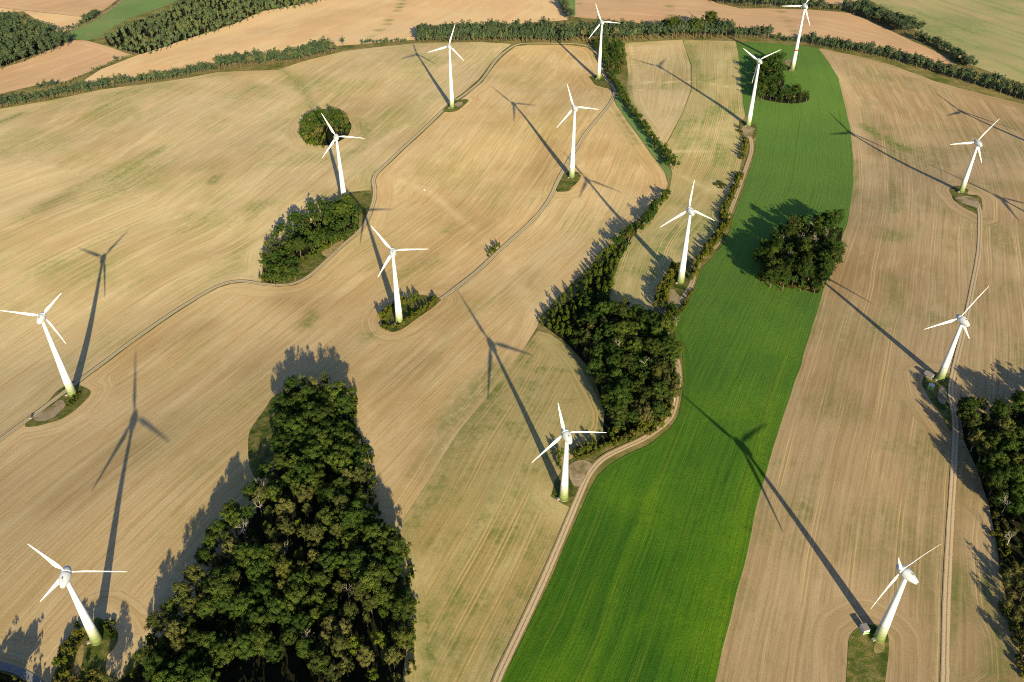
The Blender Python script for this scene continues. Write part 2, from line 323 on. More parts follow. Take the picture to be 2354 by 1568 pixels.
def sheet(name, px, mat, off, step=10.0, guide_name=None, marks=(), soft=False, jit=0.0, grow=0.0, kind='structure', world=False, label=None):
    W = np.asarray(px, float) if world else at(px)[:, :2]
    B = closed(W, step * 0.7, soft)
    if jit: B = jitter_edge(B, jit, 4, len(px) * 13 + int(off * 100))
    if grow:
        tg = np.roll(B, -1, 0) - np.roll(B, 1, 0); tg /= np.maximum(np.linalg.norm(tg, axis=1), 1e-6)[:, None]; nn = np.column_stack([tg[:, 1], -tg[:, 0]])
        ar = (B[:, 0] * np.roll(B[:, 1], -1) - np.roll(B[:, 0], -1) * B[:, 1]).sum()
        B = B + nn * (grow if ar > 0 else -grow)
    mn, mx = B.min(0), B.max(0)
    gx, gy = np.meshgrid(np.arange(mn[0], mx[0], step), np.arange(mn[1], mx[1], step * 0.87))
    gx = gx + (np.arange(gx.shape[0]) % 2)[:, None] * step * 0.5
    G = np.stack([gx.ravel(), gy.ravel()], 1)
    G = G[inside(G, B)]
    A_, B_ = B, np.roll(B, -1, 0)
    def edged(Q):
        best = np.full(len(Q), 1e18)
        for i in range(len(A_)):
            ab = B_[i] - A_[i]; l2 = max(ab @ ab, 1e-9)
            t = np.clip(((Q - A_[i]) @ ab) / l2, 0, 1)
            best = np.minimum(best, ((Q - (A_[i] + t[:, None] * ab)) ** 2).sum(1))
        return np.sqrt(best)
    if len(G): G = G[edged(G) > step * 0.4]
    pts = [Vector(p) for p in np.vstack([B, G]).tolist()]
    n = len(B)
    r = delaunay_2d_cdt(pts, [(i, (i + 1) % n) for i in range(n)], [], 1, 1e-4)
    V2 = np.array([tuple(v) for v in r[0]]); F = np.array([f for f in r[2]], np.int32)
    V = np.column_stack([V2, zt(V2[:, 0], V2[:, 1]) + off])
    tri = V2[F]; area = (tri[:, 1, 0] - tri[:, 0, 0]) * (tri[:, 2, 1] - tri[:, 0, 1]) - (tri[:, 1, 1] - tri[:, 0, 1]) * (tri[:, 2, 0] - tri[:, 0, 0])
    F[area < 0] = F[area < 0][:, ::-1]
    attrs = {}
    if guide_name:
        d, a, s = segdist(V2, *GUIDES[guide_name])
        eg = edged(V2)
        for isl in AROUND:
            q = at(isl)[:, :2]; c_ = q.mean(0); near_ = np.linalg.norm(V2 - c_, axis=1) < 130
            if near_.any():
                dd = np.full(near_.sum(), 1e9); Q = V2[near_]
                for i in range(len(q)):
                    ab = q[i] - q[i - 1]; t = np.clip(((Q - q[i - 1]) @ ab) / max(ab @ ab, 1e-9), 0, 1)
                    dd = np.minimum(dd, np.linalg.norm(Q - (q[i - 1] + t[:, None] * ab), axis=1))
                dd[inside(Q, q)] = 0
                eg[near_] = np.minimum(eg[near_], dd)
        attrs['row'] = np.column_stack([a, d * s, eg])
        mk = np.zeros((len(V2), 3))
        for ch, wid, amt, ppx in marks:
            mp = at(ppx)[:, :2]
            if len(mp) == 1: dd = np.linalg.norm(V2 - mp[0], axis=1)
            else:
                dd = np.full(len(V2), 1e9)
                for i in range(len(mp) - 1):
                    ab = mp[i + 1] - mp[i]; t = np.clip(((V2 - mp[i]) @ ab) / (ab @ ab), 0, 1)
                    dd = np.minimum(dd, np.linalg.norm(V2 - (mp[i] + t[:, None] * ab), axis=1))
            mk[:, ch] = np.maximum(mk[:, ch], amt * np.exp(-(dd / wid) ** 2))
        attrs['mark'] = mk
    me = npmesh(name, V, F, mat, True, attrs=attrs)
    o = obj(name, me); tag(o, label, kind=kind)
    return o
def strip(name, px, width, mat, off, step=4.0, taper=False, label=None):
    S = spline(at(px)[:, :2], step)
    t = np.gradient(S, axis=0); t /= np.linalg.norm(t, axis=1)[:, None]; nrm = np.column_stack([-t[:, 1], t[:, 0]])
    r = np.random.default_rng(3); cols = np.linspace(-1, 1, 7)
    jl = np.convolve(r.normal(0, 0.5, len(S) + 8), np.ones(5) / 5, 'same')[4:4 + len(S)]
    V = []; row = []
    for c in cols:
        hw = width / 2 * (1 + (0.18 * jl if abs(c) == 1 else 0))
        q = S + nrm * (c * hw)[:, None] if isinstance(hw, np.ndarray) else S + nrm * c * hw
        V.append(np.column_stack([q, zt(q[:, 0], q[:, 1]) + off])); row.append(np.column_stack([np.arange(len(S)) * step, np.full(len(S), c * width / 2), np.full(len(S), width / 2)]))
    n = len(S); V = np.vstack(V); row = np.vstack(row)
    F = []
    i = np.arange(n - 1)
    for c in range(len(cols) - 1):
        a = c * n + i; b = (c + 1) * n + i
        F.append(np.column_stack([a, a + 1, b + 1, b])[:, ::-1])
    me = npmesh(name, V, np.vstack(F), mat, True, attrs={'row': row})
    o = obj(name, me); return tag(o, label, kind='structure')

# ---------------------------------------------------------------- ground
def axis(lo, hi, a, b, fine, grow=1.18):
    c = list(np.arange(a, b + fine, fine)); s = fine
    while c[0] > lo: s *= grow; c.insert(0, c[0] - s)
    s = fine
    while c[-1] < hi: s *= grow; c.append(c[-1] + s)
    return np.array(c)
xs = axis(-9000, 9000, -900, 900, 12.0); ys = axis(-3000, 14000, 60, 1600, 12.0)
X, Y = np.meshgrid(xs, ys); Z = zt(X.ravel(), Y.ravel())
nx, ny = len(xs), len(ys); ii = np.arange(nx * ny).reshape(ny, nx)
F = np.column_stack([ii[:-1, :-1].ravel(), ii[:-1, 1:].ravel(), ii[1:, 1:].ravel(), ii[1:, :-1].ravel()])
tag(obj('ground', npmesh('ground', np.column_stack([X.ravel(), Y.ravel(), Z]), F, m_verge, True)), kind='structure')

TR1 = [(-90, 1082), (0, 1012), (100, 938), (200, 862), (300, 787), (400, 717), (460, 680), (500, 658), (530, 649), (560, 647), (600, 653), (640, 656), (675, 652), (710, 635), (750, 600), (790, 562), (820, 537), (838, 515), (851, 487), (860, 457), (861, 435), (858, 415), (866, 398), (885, 380), (935, 332), (985, 286), (1024, 248), (1068, 217), (1105, 186), (1131, 150), (1145, 133), (1161, 119), (1185, 104), (1215, 100), (1260, 100), (1322, 101)]
TR2 = [(1322, 101), (1350, 106), (1366, 118), (1376, 138), (1382, 158), (1394, 184), (1408, 200), (1411, 217), (1396, 246), (1351, 300), (1325, 340), (1305, 373), (1285, 410), (1268, 447), (1245, 483), (1208, 522), (1151, 573), (1101, 620), (1051, 660), (1008, 692)]
TR3 = [(1115, 1640), (1140, 1568), (1175, 1492), (1215, 1408), (1255, 1320), (1285, 1250), (1310, 1190), (1335, 1130), (1355, 1088), (1385, 1055), (1430, 1031), (1480, 1008), (1530, 972), (1548, 942), (1556, 900), (1560, 866), (1556, 830), (1540, 790), (1533, 765), (1551, 713), (1569, 685), (1588, 656), (1601, 615), (1620, 590), (1648, 562), (1662, 530), (1672, 500), (1692, 450), (1712, 393), (1726, 350), (1726, 325), (1718, 308)]
TR4 = [(2168, 1660), (2171, 1568), (2175, 1378), (2185, 1178), (2193, 1050), (2195, 973), (2185, 906), (2191, 856), (2211, 773), (2232, 673), (2248, 590), (2252, 523), (2250, 482), (2240, 462), (2222, 455)]
guide('track1', TR1[:8] + [(700, 545), (935, 332), (1131, 150)])
guide('track2', [(60, 1640), (250, 1400), (480, 1150), (760, 900), (1008, 692), (1151, 573), (1245, 483), (1351, 300), (1420, 190)])
guide('track3', [(1115, 1640), (1140, 1568), (1215, 1408), (1310, 1190), (1400, 960)])
guide('bright', [(1620, 1640), (1640, 1568), (1710, 1290), (1790, 980), (1885, 680), (1940, 500), (1958, 400), (1950, 260), (1915, 160)])
guide('strip', [(1400, 760), (1420, 690), (1440, 610), (1475, 540), (1550, 450), (1600, 380), (1625, 300), (1640, 230), (1640, 95)])
guide('far', [(0, 230), (300, 120), (600, 20), (760, -40)])
guide('farright', [(1600, 30), (1900, 60), (2200, 150), (2353, 220)])
guide('sage', [(2000, 0), (2353, 130), (2600, 230)])

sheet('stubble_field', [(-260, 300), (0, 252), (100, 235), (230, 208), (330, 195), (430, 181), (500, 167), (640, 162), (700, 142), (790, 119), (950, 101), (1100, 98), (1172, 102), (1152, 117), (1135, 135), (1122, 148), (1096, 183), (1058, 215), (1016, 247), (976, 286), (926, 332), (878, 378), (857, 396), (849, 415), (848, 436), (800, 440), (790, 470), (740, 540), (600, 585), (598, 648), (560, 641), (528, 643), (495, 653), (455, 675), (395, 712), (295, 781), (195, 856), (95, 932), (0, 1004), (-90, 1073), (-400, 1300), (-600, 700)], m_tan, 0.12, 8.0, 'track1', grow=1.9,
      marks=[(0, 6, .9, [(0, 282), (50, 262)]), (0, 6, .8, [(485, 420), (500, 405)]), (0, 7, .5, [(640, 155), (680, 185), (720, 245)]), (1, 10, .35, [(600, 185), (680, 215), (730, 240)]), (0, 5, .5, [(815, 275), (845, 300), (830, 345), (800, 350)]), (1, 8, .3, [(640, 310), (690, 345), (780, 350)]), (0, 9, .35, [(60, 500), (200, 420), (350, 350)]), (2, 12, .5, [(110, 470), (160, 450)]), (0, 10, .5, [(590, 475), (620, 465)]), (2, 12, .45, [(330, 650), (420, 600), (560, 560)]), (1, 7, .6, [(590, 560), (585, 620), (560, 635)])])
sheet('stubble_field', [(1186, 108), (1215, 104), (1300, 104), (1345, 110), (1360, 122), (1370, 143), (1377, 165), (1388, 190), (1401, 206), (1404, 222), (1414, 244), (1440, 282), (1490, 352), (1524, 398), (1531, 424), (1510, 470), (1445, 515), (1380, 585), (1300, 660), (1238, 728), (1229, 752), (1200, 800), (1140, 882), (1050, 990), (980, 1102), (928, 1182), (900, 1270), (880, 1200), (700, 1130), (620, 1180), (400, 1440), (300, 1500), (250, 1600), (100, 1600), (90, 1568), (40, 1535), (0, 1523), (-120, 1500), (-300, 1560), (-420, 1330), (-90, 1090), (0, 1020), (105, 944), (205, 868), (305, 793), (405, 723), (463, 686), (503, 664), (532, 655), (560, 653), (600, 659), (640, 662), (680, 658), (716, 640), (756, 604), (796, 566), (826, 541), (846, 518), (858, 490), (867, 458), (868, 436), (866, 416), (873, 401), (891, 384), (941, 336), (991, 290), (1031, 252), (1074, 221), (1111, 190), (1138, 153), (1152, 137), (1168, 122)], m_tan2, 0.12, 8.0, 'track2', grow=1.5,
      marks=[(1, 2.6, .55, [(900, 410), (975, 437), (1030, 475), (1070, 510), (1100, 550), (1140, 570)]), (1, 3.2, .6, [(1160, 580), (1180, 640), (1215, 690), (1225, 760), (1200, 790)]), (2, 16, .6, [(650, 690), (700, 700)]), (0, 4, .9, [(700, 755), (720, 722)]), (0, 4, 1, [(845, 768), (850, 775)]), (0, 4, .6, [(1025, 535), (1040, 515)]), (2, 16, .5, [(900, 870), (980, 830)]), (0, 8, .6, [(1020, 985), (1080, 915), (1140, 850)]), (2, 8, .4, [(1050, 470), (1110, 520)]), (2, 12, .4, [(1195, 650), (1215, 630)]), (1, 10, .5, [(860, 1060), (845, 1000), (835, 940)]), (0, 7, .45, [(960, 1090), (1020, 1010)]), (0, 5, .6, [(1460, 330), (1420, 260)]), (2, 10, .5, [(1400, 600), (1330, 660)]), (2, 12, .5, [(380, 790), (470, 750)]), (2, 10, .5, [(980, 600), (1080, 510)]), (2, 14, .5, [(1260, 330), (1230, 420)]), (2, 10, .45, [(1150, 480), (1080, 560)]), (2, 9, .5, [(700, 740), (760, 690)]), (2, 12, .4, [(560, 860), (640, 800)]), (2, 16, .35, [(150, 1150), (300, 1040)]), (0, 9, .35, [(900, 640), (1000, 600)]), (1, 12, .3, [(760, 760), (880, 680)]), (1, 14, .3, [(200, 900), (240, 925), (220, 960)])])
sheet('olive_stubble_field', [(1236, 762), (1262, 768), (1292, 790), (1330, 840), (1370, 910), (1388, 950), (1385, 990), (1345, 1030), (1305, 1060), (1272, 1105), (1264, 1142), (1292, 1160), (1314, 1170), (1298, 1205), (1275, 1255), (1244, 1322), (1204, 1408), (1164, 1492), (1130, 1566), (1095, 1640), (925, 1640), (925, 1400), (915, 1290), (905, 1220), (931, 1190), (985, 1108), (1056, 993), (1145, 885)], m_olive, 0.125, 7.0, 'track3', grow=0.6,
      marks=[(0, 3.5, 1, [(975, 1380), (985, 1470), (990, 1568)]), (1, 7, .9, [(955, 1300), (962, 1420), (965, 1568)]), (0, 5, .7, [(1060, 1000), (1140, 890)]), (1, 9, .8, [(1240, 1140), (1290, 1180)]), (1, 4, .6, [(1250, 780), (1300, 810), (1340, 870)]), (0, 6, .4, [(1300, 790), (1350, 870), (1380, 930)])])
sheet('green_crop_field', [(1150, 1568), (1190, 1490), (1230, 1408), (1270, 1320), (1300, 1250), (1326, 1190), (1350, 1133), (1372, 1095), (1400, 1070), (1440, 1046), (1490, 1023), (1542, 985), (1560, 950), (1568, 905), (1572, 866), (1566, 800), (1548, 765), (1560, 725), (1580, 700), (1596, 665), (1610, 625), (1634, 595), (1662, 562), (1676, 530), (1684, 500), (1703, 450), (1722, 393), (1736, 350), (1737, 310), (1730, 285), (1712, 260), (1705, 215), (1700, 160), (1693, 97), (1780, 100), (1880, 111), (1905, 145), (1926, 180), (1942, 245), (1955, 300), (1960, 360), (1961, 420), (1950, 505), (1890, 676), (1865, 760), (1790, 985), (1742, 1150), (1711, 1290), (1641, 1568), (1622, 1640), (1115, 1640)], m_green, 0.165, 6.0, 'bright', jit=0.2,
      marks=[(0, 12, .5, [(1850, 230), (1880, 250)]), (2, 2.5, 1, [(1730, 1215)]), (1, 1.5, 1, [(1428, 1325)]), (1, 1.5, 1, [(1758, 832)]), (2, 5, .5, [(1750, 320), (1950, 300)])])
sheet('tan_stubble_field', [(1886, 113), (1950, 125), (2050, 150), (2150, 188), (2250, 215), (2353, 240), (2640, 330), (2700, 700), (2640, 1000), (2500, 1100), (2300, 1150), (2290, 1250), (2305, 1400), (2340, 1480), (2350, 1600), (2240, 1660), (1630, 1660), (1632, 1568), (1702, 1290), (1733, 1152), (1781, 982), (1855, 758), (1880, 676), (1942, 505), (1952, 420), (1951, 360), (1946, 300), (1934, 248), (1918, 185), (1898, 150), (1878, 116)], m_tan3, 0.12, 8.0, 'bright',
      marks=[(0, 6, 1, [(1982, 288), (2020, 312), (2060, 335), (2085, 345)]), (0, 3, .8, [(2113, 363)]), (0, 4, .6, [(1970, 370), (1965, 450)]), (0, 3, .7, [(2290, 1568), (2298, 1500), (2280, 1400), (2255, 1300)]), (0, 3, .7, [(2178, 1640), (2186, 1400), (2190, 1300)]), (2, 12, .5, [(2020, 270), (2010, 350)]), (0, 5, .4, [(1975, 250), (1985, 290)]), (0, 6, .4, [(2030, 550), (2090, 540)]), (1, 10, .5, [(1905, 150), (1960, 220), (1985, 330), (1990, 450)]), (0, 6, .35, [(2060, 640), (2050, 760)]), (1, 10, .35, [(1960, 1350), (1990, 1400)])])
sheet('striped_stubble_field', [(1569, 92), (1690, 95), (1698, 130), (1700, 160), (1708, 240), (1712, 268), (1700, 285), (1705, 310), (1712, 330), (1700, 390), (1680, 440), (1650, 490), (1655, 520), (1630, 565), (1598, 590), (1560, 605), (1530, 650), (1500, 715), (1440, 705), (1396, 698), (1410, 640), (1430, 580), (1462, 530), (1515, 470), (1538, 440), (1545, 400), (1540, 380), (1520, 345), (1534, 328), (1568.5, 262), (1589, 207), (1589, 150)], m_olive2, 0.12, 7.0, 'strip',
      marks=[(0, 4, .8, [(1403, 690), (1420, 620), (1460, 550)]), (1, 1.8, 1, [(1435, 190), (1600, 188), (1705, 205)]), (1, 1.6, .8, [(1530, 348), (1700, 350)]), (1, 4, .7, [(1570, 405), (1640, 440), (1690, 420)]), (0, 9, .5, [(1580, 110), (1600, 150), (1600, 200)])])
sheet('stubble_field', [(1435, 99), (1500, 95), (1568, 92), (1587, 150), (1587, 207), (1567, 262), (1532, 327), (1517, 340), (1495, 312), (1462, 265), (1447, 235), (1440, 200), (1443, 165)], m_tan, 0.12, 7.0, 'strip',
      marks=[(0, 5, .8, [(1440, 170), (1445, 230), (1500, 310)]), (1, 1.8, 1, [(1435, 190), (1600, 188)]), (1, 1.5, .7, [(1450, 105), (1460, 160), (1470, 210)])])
# beyond the tree belts
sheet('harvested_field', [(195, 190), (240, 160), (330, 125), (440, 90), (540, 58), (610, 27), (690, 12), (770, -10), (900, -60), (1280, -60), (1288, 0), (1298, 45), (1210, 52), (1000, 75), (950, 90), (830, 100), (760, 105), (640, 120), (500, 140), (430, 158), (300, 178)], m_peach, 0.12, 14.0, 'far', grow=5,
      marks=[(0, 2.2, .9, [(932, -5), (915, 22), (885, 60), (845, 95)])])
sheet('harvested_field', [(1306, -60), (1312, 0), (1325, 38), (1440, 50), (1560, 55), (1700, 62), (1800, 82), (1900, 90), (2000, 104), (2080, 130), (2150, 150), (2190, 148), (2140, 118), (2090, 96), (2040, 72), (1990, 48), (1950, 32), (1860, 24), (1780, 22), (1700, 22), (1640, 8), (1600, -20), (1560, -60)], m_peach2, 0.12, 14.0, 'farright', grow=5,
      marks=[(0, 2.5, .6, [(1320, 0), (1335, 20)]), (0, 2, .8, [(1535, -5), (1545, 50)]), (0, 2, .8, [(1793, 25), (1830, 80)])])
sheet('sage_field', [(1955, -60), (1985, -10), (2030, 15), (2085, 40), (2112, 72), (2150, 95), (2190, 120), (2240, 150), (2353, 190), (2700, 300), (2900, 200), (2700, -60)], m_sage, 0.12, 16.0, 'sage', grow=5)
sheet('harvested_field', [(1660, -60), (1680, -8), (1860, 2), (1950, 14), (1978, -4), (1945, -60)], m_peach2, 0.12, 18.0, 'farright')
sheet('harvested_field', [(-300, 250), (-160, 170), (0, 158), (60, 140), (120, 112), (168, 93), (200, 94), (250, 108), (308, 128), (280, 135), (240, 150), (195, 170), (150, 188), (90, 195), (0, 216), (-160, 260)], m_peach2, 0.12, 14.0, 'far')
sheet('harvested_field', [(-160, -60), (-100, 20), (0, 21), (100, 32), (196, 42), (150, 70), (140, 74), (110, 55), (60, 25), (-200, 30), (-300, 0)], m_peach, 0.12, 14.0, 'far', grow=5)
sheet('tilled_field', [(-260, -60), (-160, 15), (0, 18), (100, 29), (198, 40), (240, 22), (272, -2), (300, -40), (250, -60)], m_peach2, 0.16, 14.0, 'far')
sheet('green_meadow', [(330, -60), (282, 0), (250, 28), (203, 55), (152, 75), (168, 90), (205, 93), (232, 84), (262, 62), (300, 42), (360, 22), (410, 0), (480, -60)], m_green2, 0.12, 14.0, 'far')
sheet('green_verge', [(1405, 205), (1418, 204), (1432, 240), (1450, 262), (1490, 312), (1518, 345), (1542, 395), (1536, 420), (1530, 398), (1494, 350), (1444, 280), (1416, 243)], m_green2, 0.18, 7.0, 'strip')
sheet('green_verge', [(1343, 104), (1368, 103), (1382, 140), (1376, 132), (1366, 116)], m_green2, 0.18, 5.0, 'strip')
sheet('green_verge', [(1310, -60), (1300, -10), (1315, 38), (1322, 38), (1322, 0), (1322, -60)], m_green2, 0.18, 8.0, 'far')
sheet('grass_island', [(632, 915), (606, 945), (575, 990), (570, 1035), (578, 1085), (600, 1100), (640, 1040)], m_pad, 0.17, 5.0, soft=True)
# floors of the woods
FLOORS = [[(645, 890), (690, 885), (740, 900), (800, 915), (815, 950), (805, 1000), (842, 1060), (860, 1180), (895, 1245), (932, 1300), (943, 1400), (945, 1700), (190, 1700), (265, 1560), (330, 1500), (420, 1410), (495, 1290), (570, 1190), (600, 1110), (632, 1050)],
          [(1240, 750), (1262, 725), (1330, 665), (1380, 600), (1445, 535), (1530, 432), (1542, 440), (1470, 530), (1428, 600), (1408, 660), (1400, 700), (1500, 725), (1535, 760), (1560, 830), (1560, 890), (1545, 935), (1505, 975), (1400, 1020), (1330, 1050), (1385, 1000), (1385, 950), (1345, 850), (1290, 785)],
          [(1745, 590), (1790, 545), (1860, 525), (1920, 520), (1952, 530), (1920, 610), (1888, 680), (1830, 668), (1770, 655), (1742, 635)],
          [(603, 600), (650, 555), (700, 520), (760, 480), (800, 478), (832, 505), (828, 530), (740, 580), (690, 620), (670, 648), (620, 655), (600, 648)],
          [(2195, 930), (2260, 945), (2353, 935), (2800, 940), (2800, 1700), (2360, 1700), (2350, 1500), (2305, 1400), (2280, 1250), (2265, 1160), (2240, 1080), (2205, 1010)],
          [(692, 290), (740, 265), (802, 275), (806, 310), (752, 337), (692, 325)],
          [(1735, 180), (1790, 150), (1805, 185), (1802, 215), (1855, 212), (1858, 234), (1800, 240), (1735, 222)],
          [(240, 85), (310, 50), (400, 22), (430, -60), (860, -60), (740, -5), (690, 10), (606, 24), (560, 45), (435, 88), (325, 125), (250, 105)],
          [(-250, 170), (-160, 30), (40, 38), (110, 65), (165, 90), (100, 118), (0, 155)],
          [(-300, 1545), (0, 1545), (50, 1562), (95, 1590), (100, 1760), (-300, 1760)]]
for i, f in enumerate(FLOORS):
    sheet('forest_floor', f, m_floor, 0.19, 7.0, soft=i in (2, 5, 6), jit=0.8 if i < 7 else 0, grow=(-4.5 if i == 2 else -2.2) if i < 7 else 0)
# turbine islands
sheet('grass_island', [(118, 1600), (135, 1525), (165, 1482), (200, 1440), (225, 1420), (255, 1440), (272, 1458), (265, 1487), (245, 1512), (228, 1600)], m_pad, 0.22, 3.0, soft=True)
sheet('grass_island', [(60, 976), (95, 938), (158, 880), (185, 888), (207, 900), (198, 918), (170, 946), (130, 968), (80, 978)], m_pad, 0.22, 3.0, soft=True, jit=0.5)
sheet('grass_island', [(796, 462), (808, 445), (830, 440), (852, 443), (852, 470), (838, 490), (815, 485), (800, 478)], m_pad, 0.22, 3.5, soft=True, jit=0.6)
sheet('grass_island', [(675, 600), (740, 575), (800, 535), (822, 525), (790, 557), (745, 600), (705, 634), (660, 650), (640, 650)], m_pad, 0.24, 5.0, soft=True)
sheet('grass_island', [(885, 757), (876, 738), (882, 722), (905, 702), (935, 690), (965, 680), (1005, 683), (1012, 692), (965, 728), (925, 757), (903, 764)], m_pad, 0.22, 3.0, soft=True, jit=0.5)
sheet('grass_island', [(1018, 254), (1034, 238), (1048, 231), (1077, 230), (1062, 247), (1046, 257), (1030, 259)], m_pad, 0.36, 5.0, soft=True)
sheet('grass_island', [(1277, 439), (1289, 412), (1300, 398), (1325, 396), (1335, 405), (1329, 417), (1316, 431), (1306, 440), (1290, 442)], m_pad, 0.36, 4.0, soft=True)
sheet('grass_island', [(1355, 178), (1372, 174), (1392, 182), (1405, 203), (1390, 202), (1366, 194)], m_pad, 0.22, 3.5, soft=True, jit=0.6)
sheet('grass_island', [(1700, 280), (1722, 283), (1738, 290), (1734, 318), (1715, 322), (1698, 305)], m_pad, 0.22, 3.0, soft=True, jit=0.5)
sheet('grass_island', [(1800, 150), (1815, 137), (1828, 150), (1832, 161), (1818, 165), (1802, 160)], m_pad, 0.22, 3.5, soft=True, jit=0.6)
sheet('grass_island', [(2184, 442), (2186, 432), (2205, 428), (2225, 437), (2224, 447), (2254, 455), (2257, 500), (2242, 492), (2215, 478), (2192, 458)], m_pad, 0.22, 3.0, soft=True, jit=0.5)
sheet('grass_island', [(2122, 868), (2140, 858), (2170, 858), (2196, 866), (2190, 900), (2188, 990), (2150, 935), (2130, 905)], m_pad, 0.22, 3.0, soft=True, jit=0.5)
sheet('grass_island', [(1948, 1680), (1948, 1500), (1955, 1460), (1975, 1442), (2000, 1436), (2025, 1440), (2040, 1460), (2042, 1500), (2030, 1600), (2025, 1680)], m_pad, 0.22, 3.0, soft=True)
sheet('grass_island', [(1266, 1142), (1276, 1112), (1300, 1062), (1330, 1048), (1374, 1058), (1350, 1100), (1326, 1145), (1312, 1166), (1290, 1157)], m_pad, 0.22, 4.0, soft=False)
sheet('grass_island', [(1510, 690), (1535, 650), (1555, 628), (1590, 622), (1597, 640), (1580, 670), (1562, 700), (1535, 715)], m_pad, 0.22, 3.0, soft=True, jit=0.5)
for g in ([(78, 964), (108, 936), (140, 922), (152, 934), (130, 955), (95, 972)], [(1311, 1072), (1335, 1056), (1357, 1070), (1350, 1095), (1332, 1122), (1312, 1108)], [(2196, 458), (2215, 451), (2243, 458), (2252, 470), (2246, 478), (2215, 470)], [(1705, 293), (1722, 292), (1732, 298), (1728, 314), (1716, 318), (1705, 306)],
          [(1512, 705), (1530, 672), (1548, 668), (1560, 690), (1556, 712), (1535, 700), (1525, 725)], [(2150, 905), (2165, 893), (2180, 900), (2176, 930), (2160, 925)], [(1803, 147), (1808, 138), (1818, 140), (1816, 152)], [(1043, 243), (1052, 236), (1063, 236), (1057, 245)]):
    sheet('gravel_pad', g, m_gravel, 0.42, 2.5, soft=True, jit=0.9)
for g in ([(2008, 1485), (2018, 1472), (2032, 1478), (2030, 1498), (2010, 1502)], [(165, 1560), (178, 1500), (190, 1480), (193, 1500), (180, 1560)], [(740, 580), (790, 552), (760, 590)]):
    sheet('bare_soil_patch', g, m_sand, 0.30, 2.5, soft=True)
strip('farm_track', TR1, 4.6, m_trackL, 0.30, label='pale two-rut farm track winding from the lower left past the oval copse to the top tree belt')
strip('farm_track', TR2, 4.6, m_trackL, 0.31, label='narrow farm track from the top tree belt down to the shrub-ringed turbine')
strip('farm_track', TR3, 4.6, m_trackD, 0.30, label='sandy farm track along the left edge of the green field')
strip('farm_track', TR4, 3.8, m_trackD, 0.30, label='straight two-rut track through the tan field on the right')
strip('farm_track', [(300, -40), (280, 0), (247, 27), (200, 53), (147, 76), (120, 90)], 5.0, m_gravel, 0.30, label='pale lane beside the green meadow at the top left')
strip('road', [(-120, 1500), (0, 1531), (40, 1542), (83, 1566), (120, 1600)], 3.6, m_asphalt, 0.30, label='grey asphalt lane crossing the bottom left corner')
print('ground', time.time() - T0)

# ---------------------------------------------------------------- trees
def leaf_mat(name, dark, mid, lite, autumn):
    M = N(name)
    t = M.sep(M.attr('tint').outputs['Vector']); rnd = M.n('ShaderNodeObjectInfo').outputs['Random']
    sh = M.n('ShaderNodeAttribute', attribute_type='OBJECT', attribute_name='shade').outputs['Fac']
    au = M.n('ShaderNodeAttribute', attribute_type='OBJECT', attribute_name='autumn').outputs['Fac']
    f = M.math('ADD', t[0], sh, clamp=True)
    c = M.mix(M.ramp(f, 0.0, 0.55), dark, mid); c = M.mix(M.ramp(f, 0.55, 1.0), c, lite)
    c = M.mix(M.math('MAXIMUM', t[1], au), c, autumn)
    nz = M.noise(M.pos(), 1.3, 2)
    k = M.math('ADD', M.math('MULTIPLY', nz, 1.0), 0.5)
    cc = M.n('ShaderNodeVectorMath', operation='SCALE'); M.l(c, cc.inputs[0]); M.l(k, cc.inputs['Scale'])
    d = M.n('ShaderNodeBsdfDiffuse'); tr = M.n('ShaderNodeBsdfTranslucent'); mx = M.n('ShaderNodeMixShader'); o = M.n('ShaderNodeOutputMaterial')
    M.l(cc.outputs[0], d.inputs[0]); M.l(cc.outputs[0], tr.inputs[0]); mx.inputs[0].default_value = 0.18
    M.l(d.outputs[0], mx.inputs[1]); M.l(tr.outputs[0], mx.inputs[2]); M.l(mx.outputs[0], o.inputs[0])
    return M.m
LM = {'oak': leaf_mat('oak_leaves', (0.030, 0.056, 0.014), (0.060, 0.104, 0.022), (0.120, 0.160, 0.028), (0.16, 0.13, 0.035)),
      'birch': leaf_mat('birch_leaves', (0.058, 0.074, 0.022), (0.110, 0.125, 0.036), (0.170, 0.170, 0.054), (0.18, 0.145, 0.06)),
      'slim': leaf_mat('young_leaves', (0.045, 0.075, 0.012), (0.085, 0.125, 0.016), (0.14, 0.165, 0.022), (0.22, 0.18, 0.03)),
      'bush': leaf_mat('bush_leaves', (0.045, 0.07, 0.014), (0.085, 0.11, 0.018), (0.14, 0.15, 0.026), (0.17, 0.12, 0.045)),
      'far': leaf_mat('hazed_leaves', (0.050, 0.078, 0.048), (0.094, 0.135, 0.068), (0.17, 0.205, 0.088), (0.26, 0.22, 0.10))}  # last set: foliage colour made paler and bluer to stand in for haze
def bark(name, a, b):
    M = N(name); n = M.noise(M.pos(), 2.0, 4)
    return M.out(M.mix(M.ramp(n, 0.4, 0.6), a, b), 0.9, 0.2, n, 0.05)
BK = bark('grey_brown_bark', (0.10, 0.08, 0.055), (0.16, 0.13, 0.10)); BKW = bark('birch_bark', (0.55, 0.52, 0.46), (0.30, 0.27, 0.23)); BKD = bark('dead_wood', (0.55, 0.50, 0.44), (0.42, 0.37, 0.31))

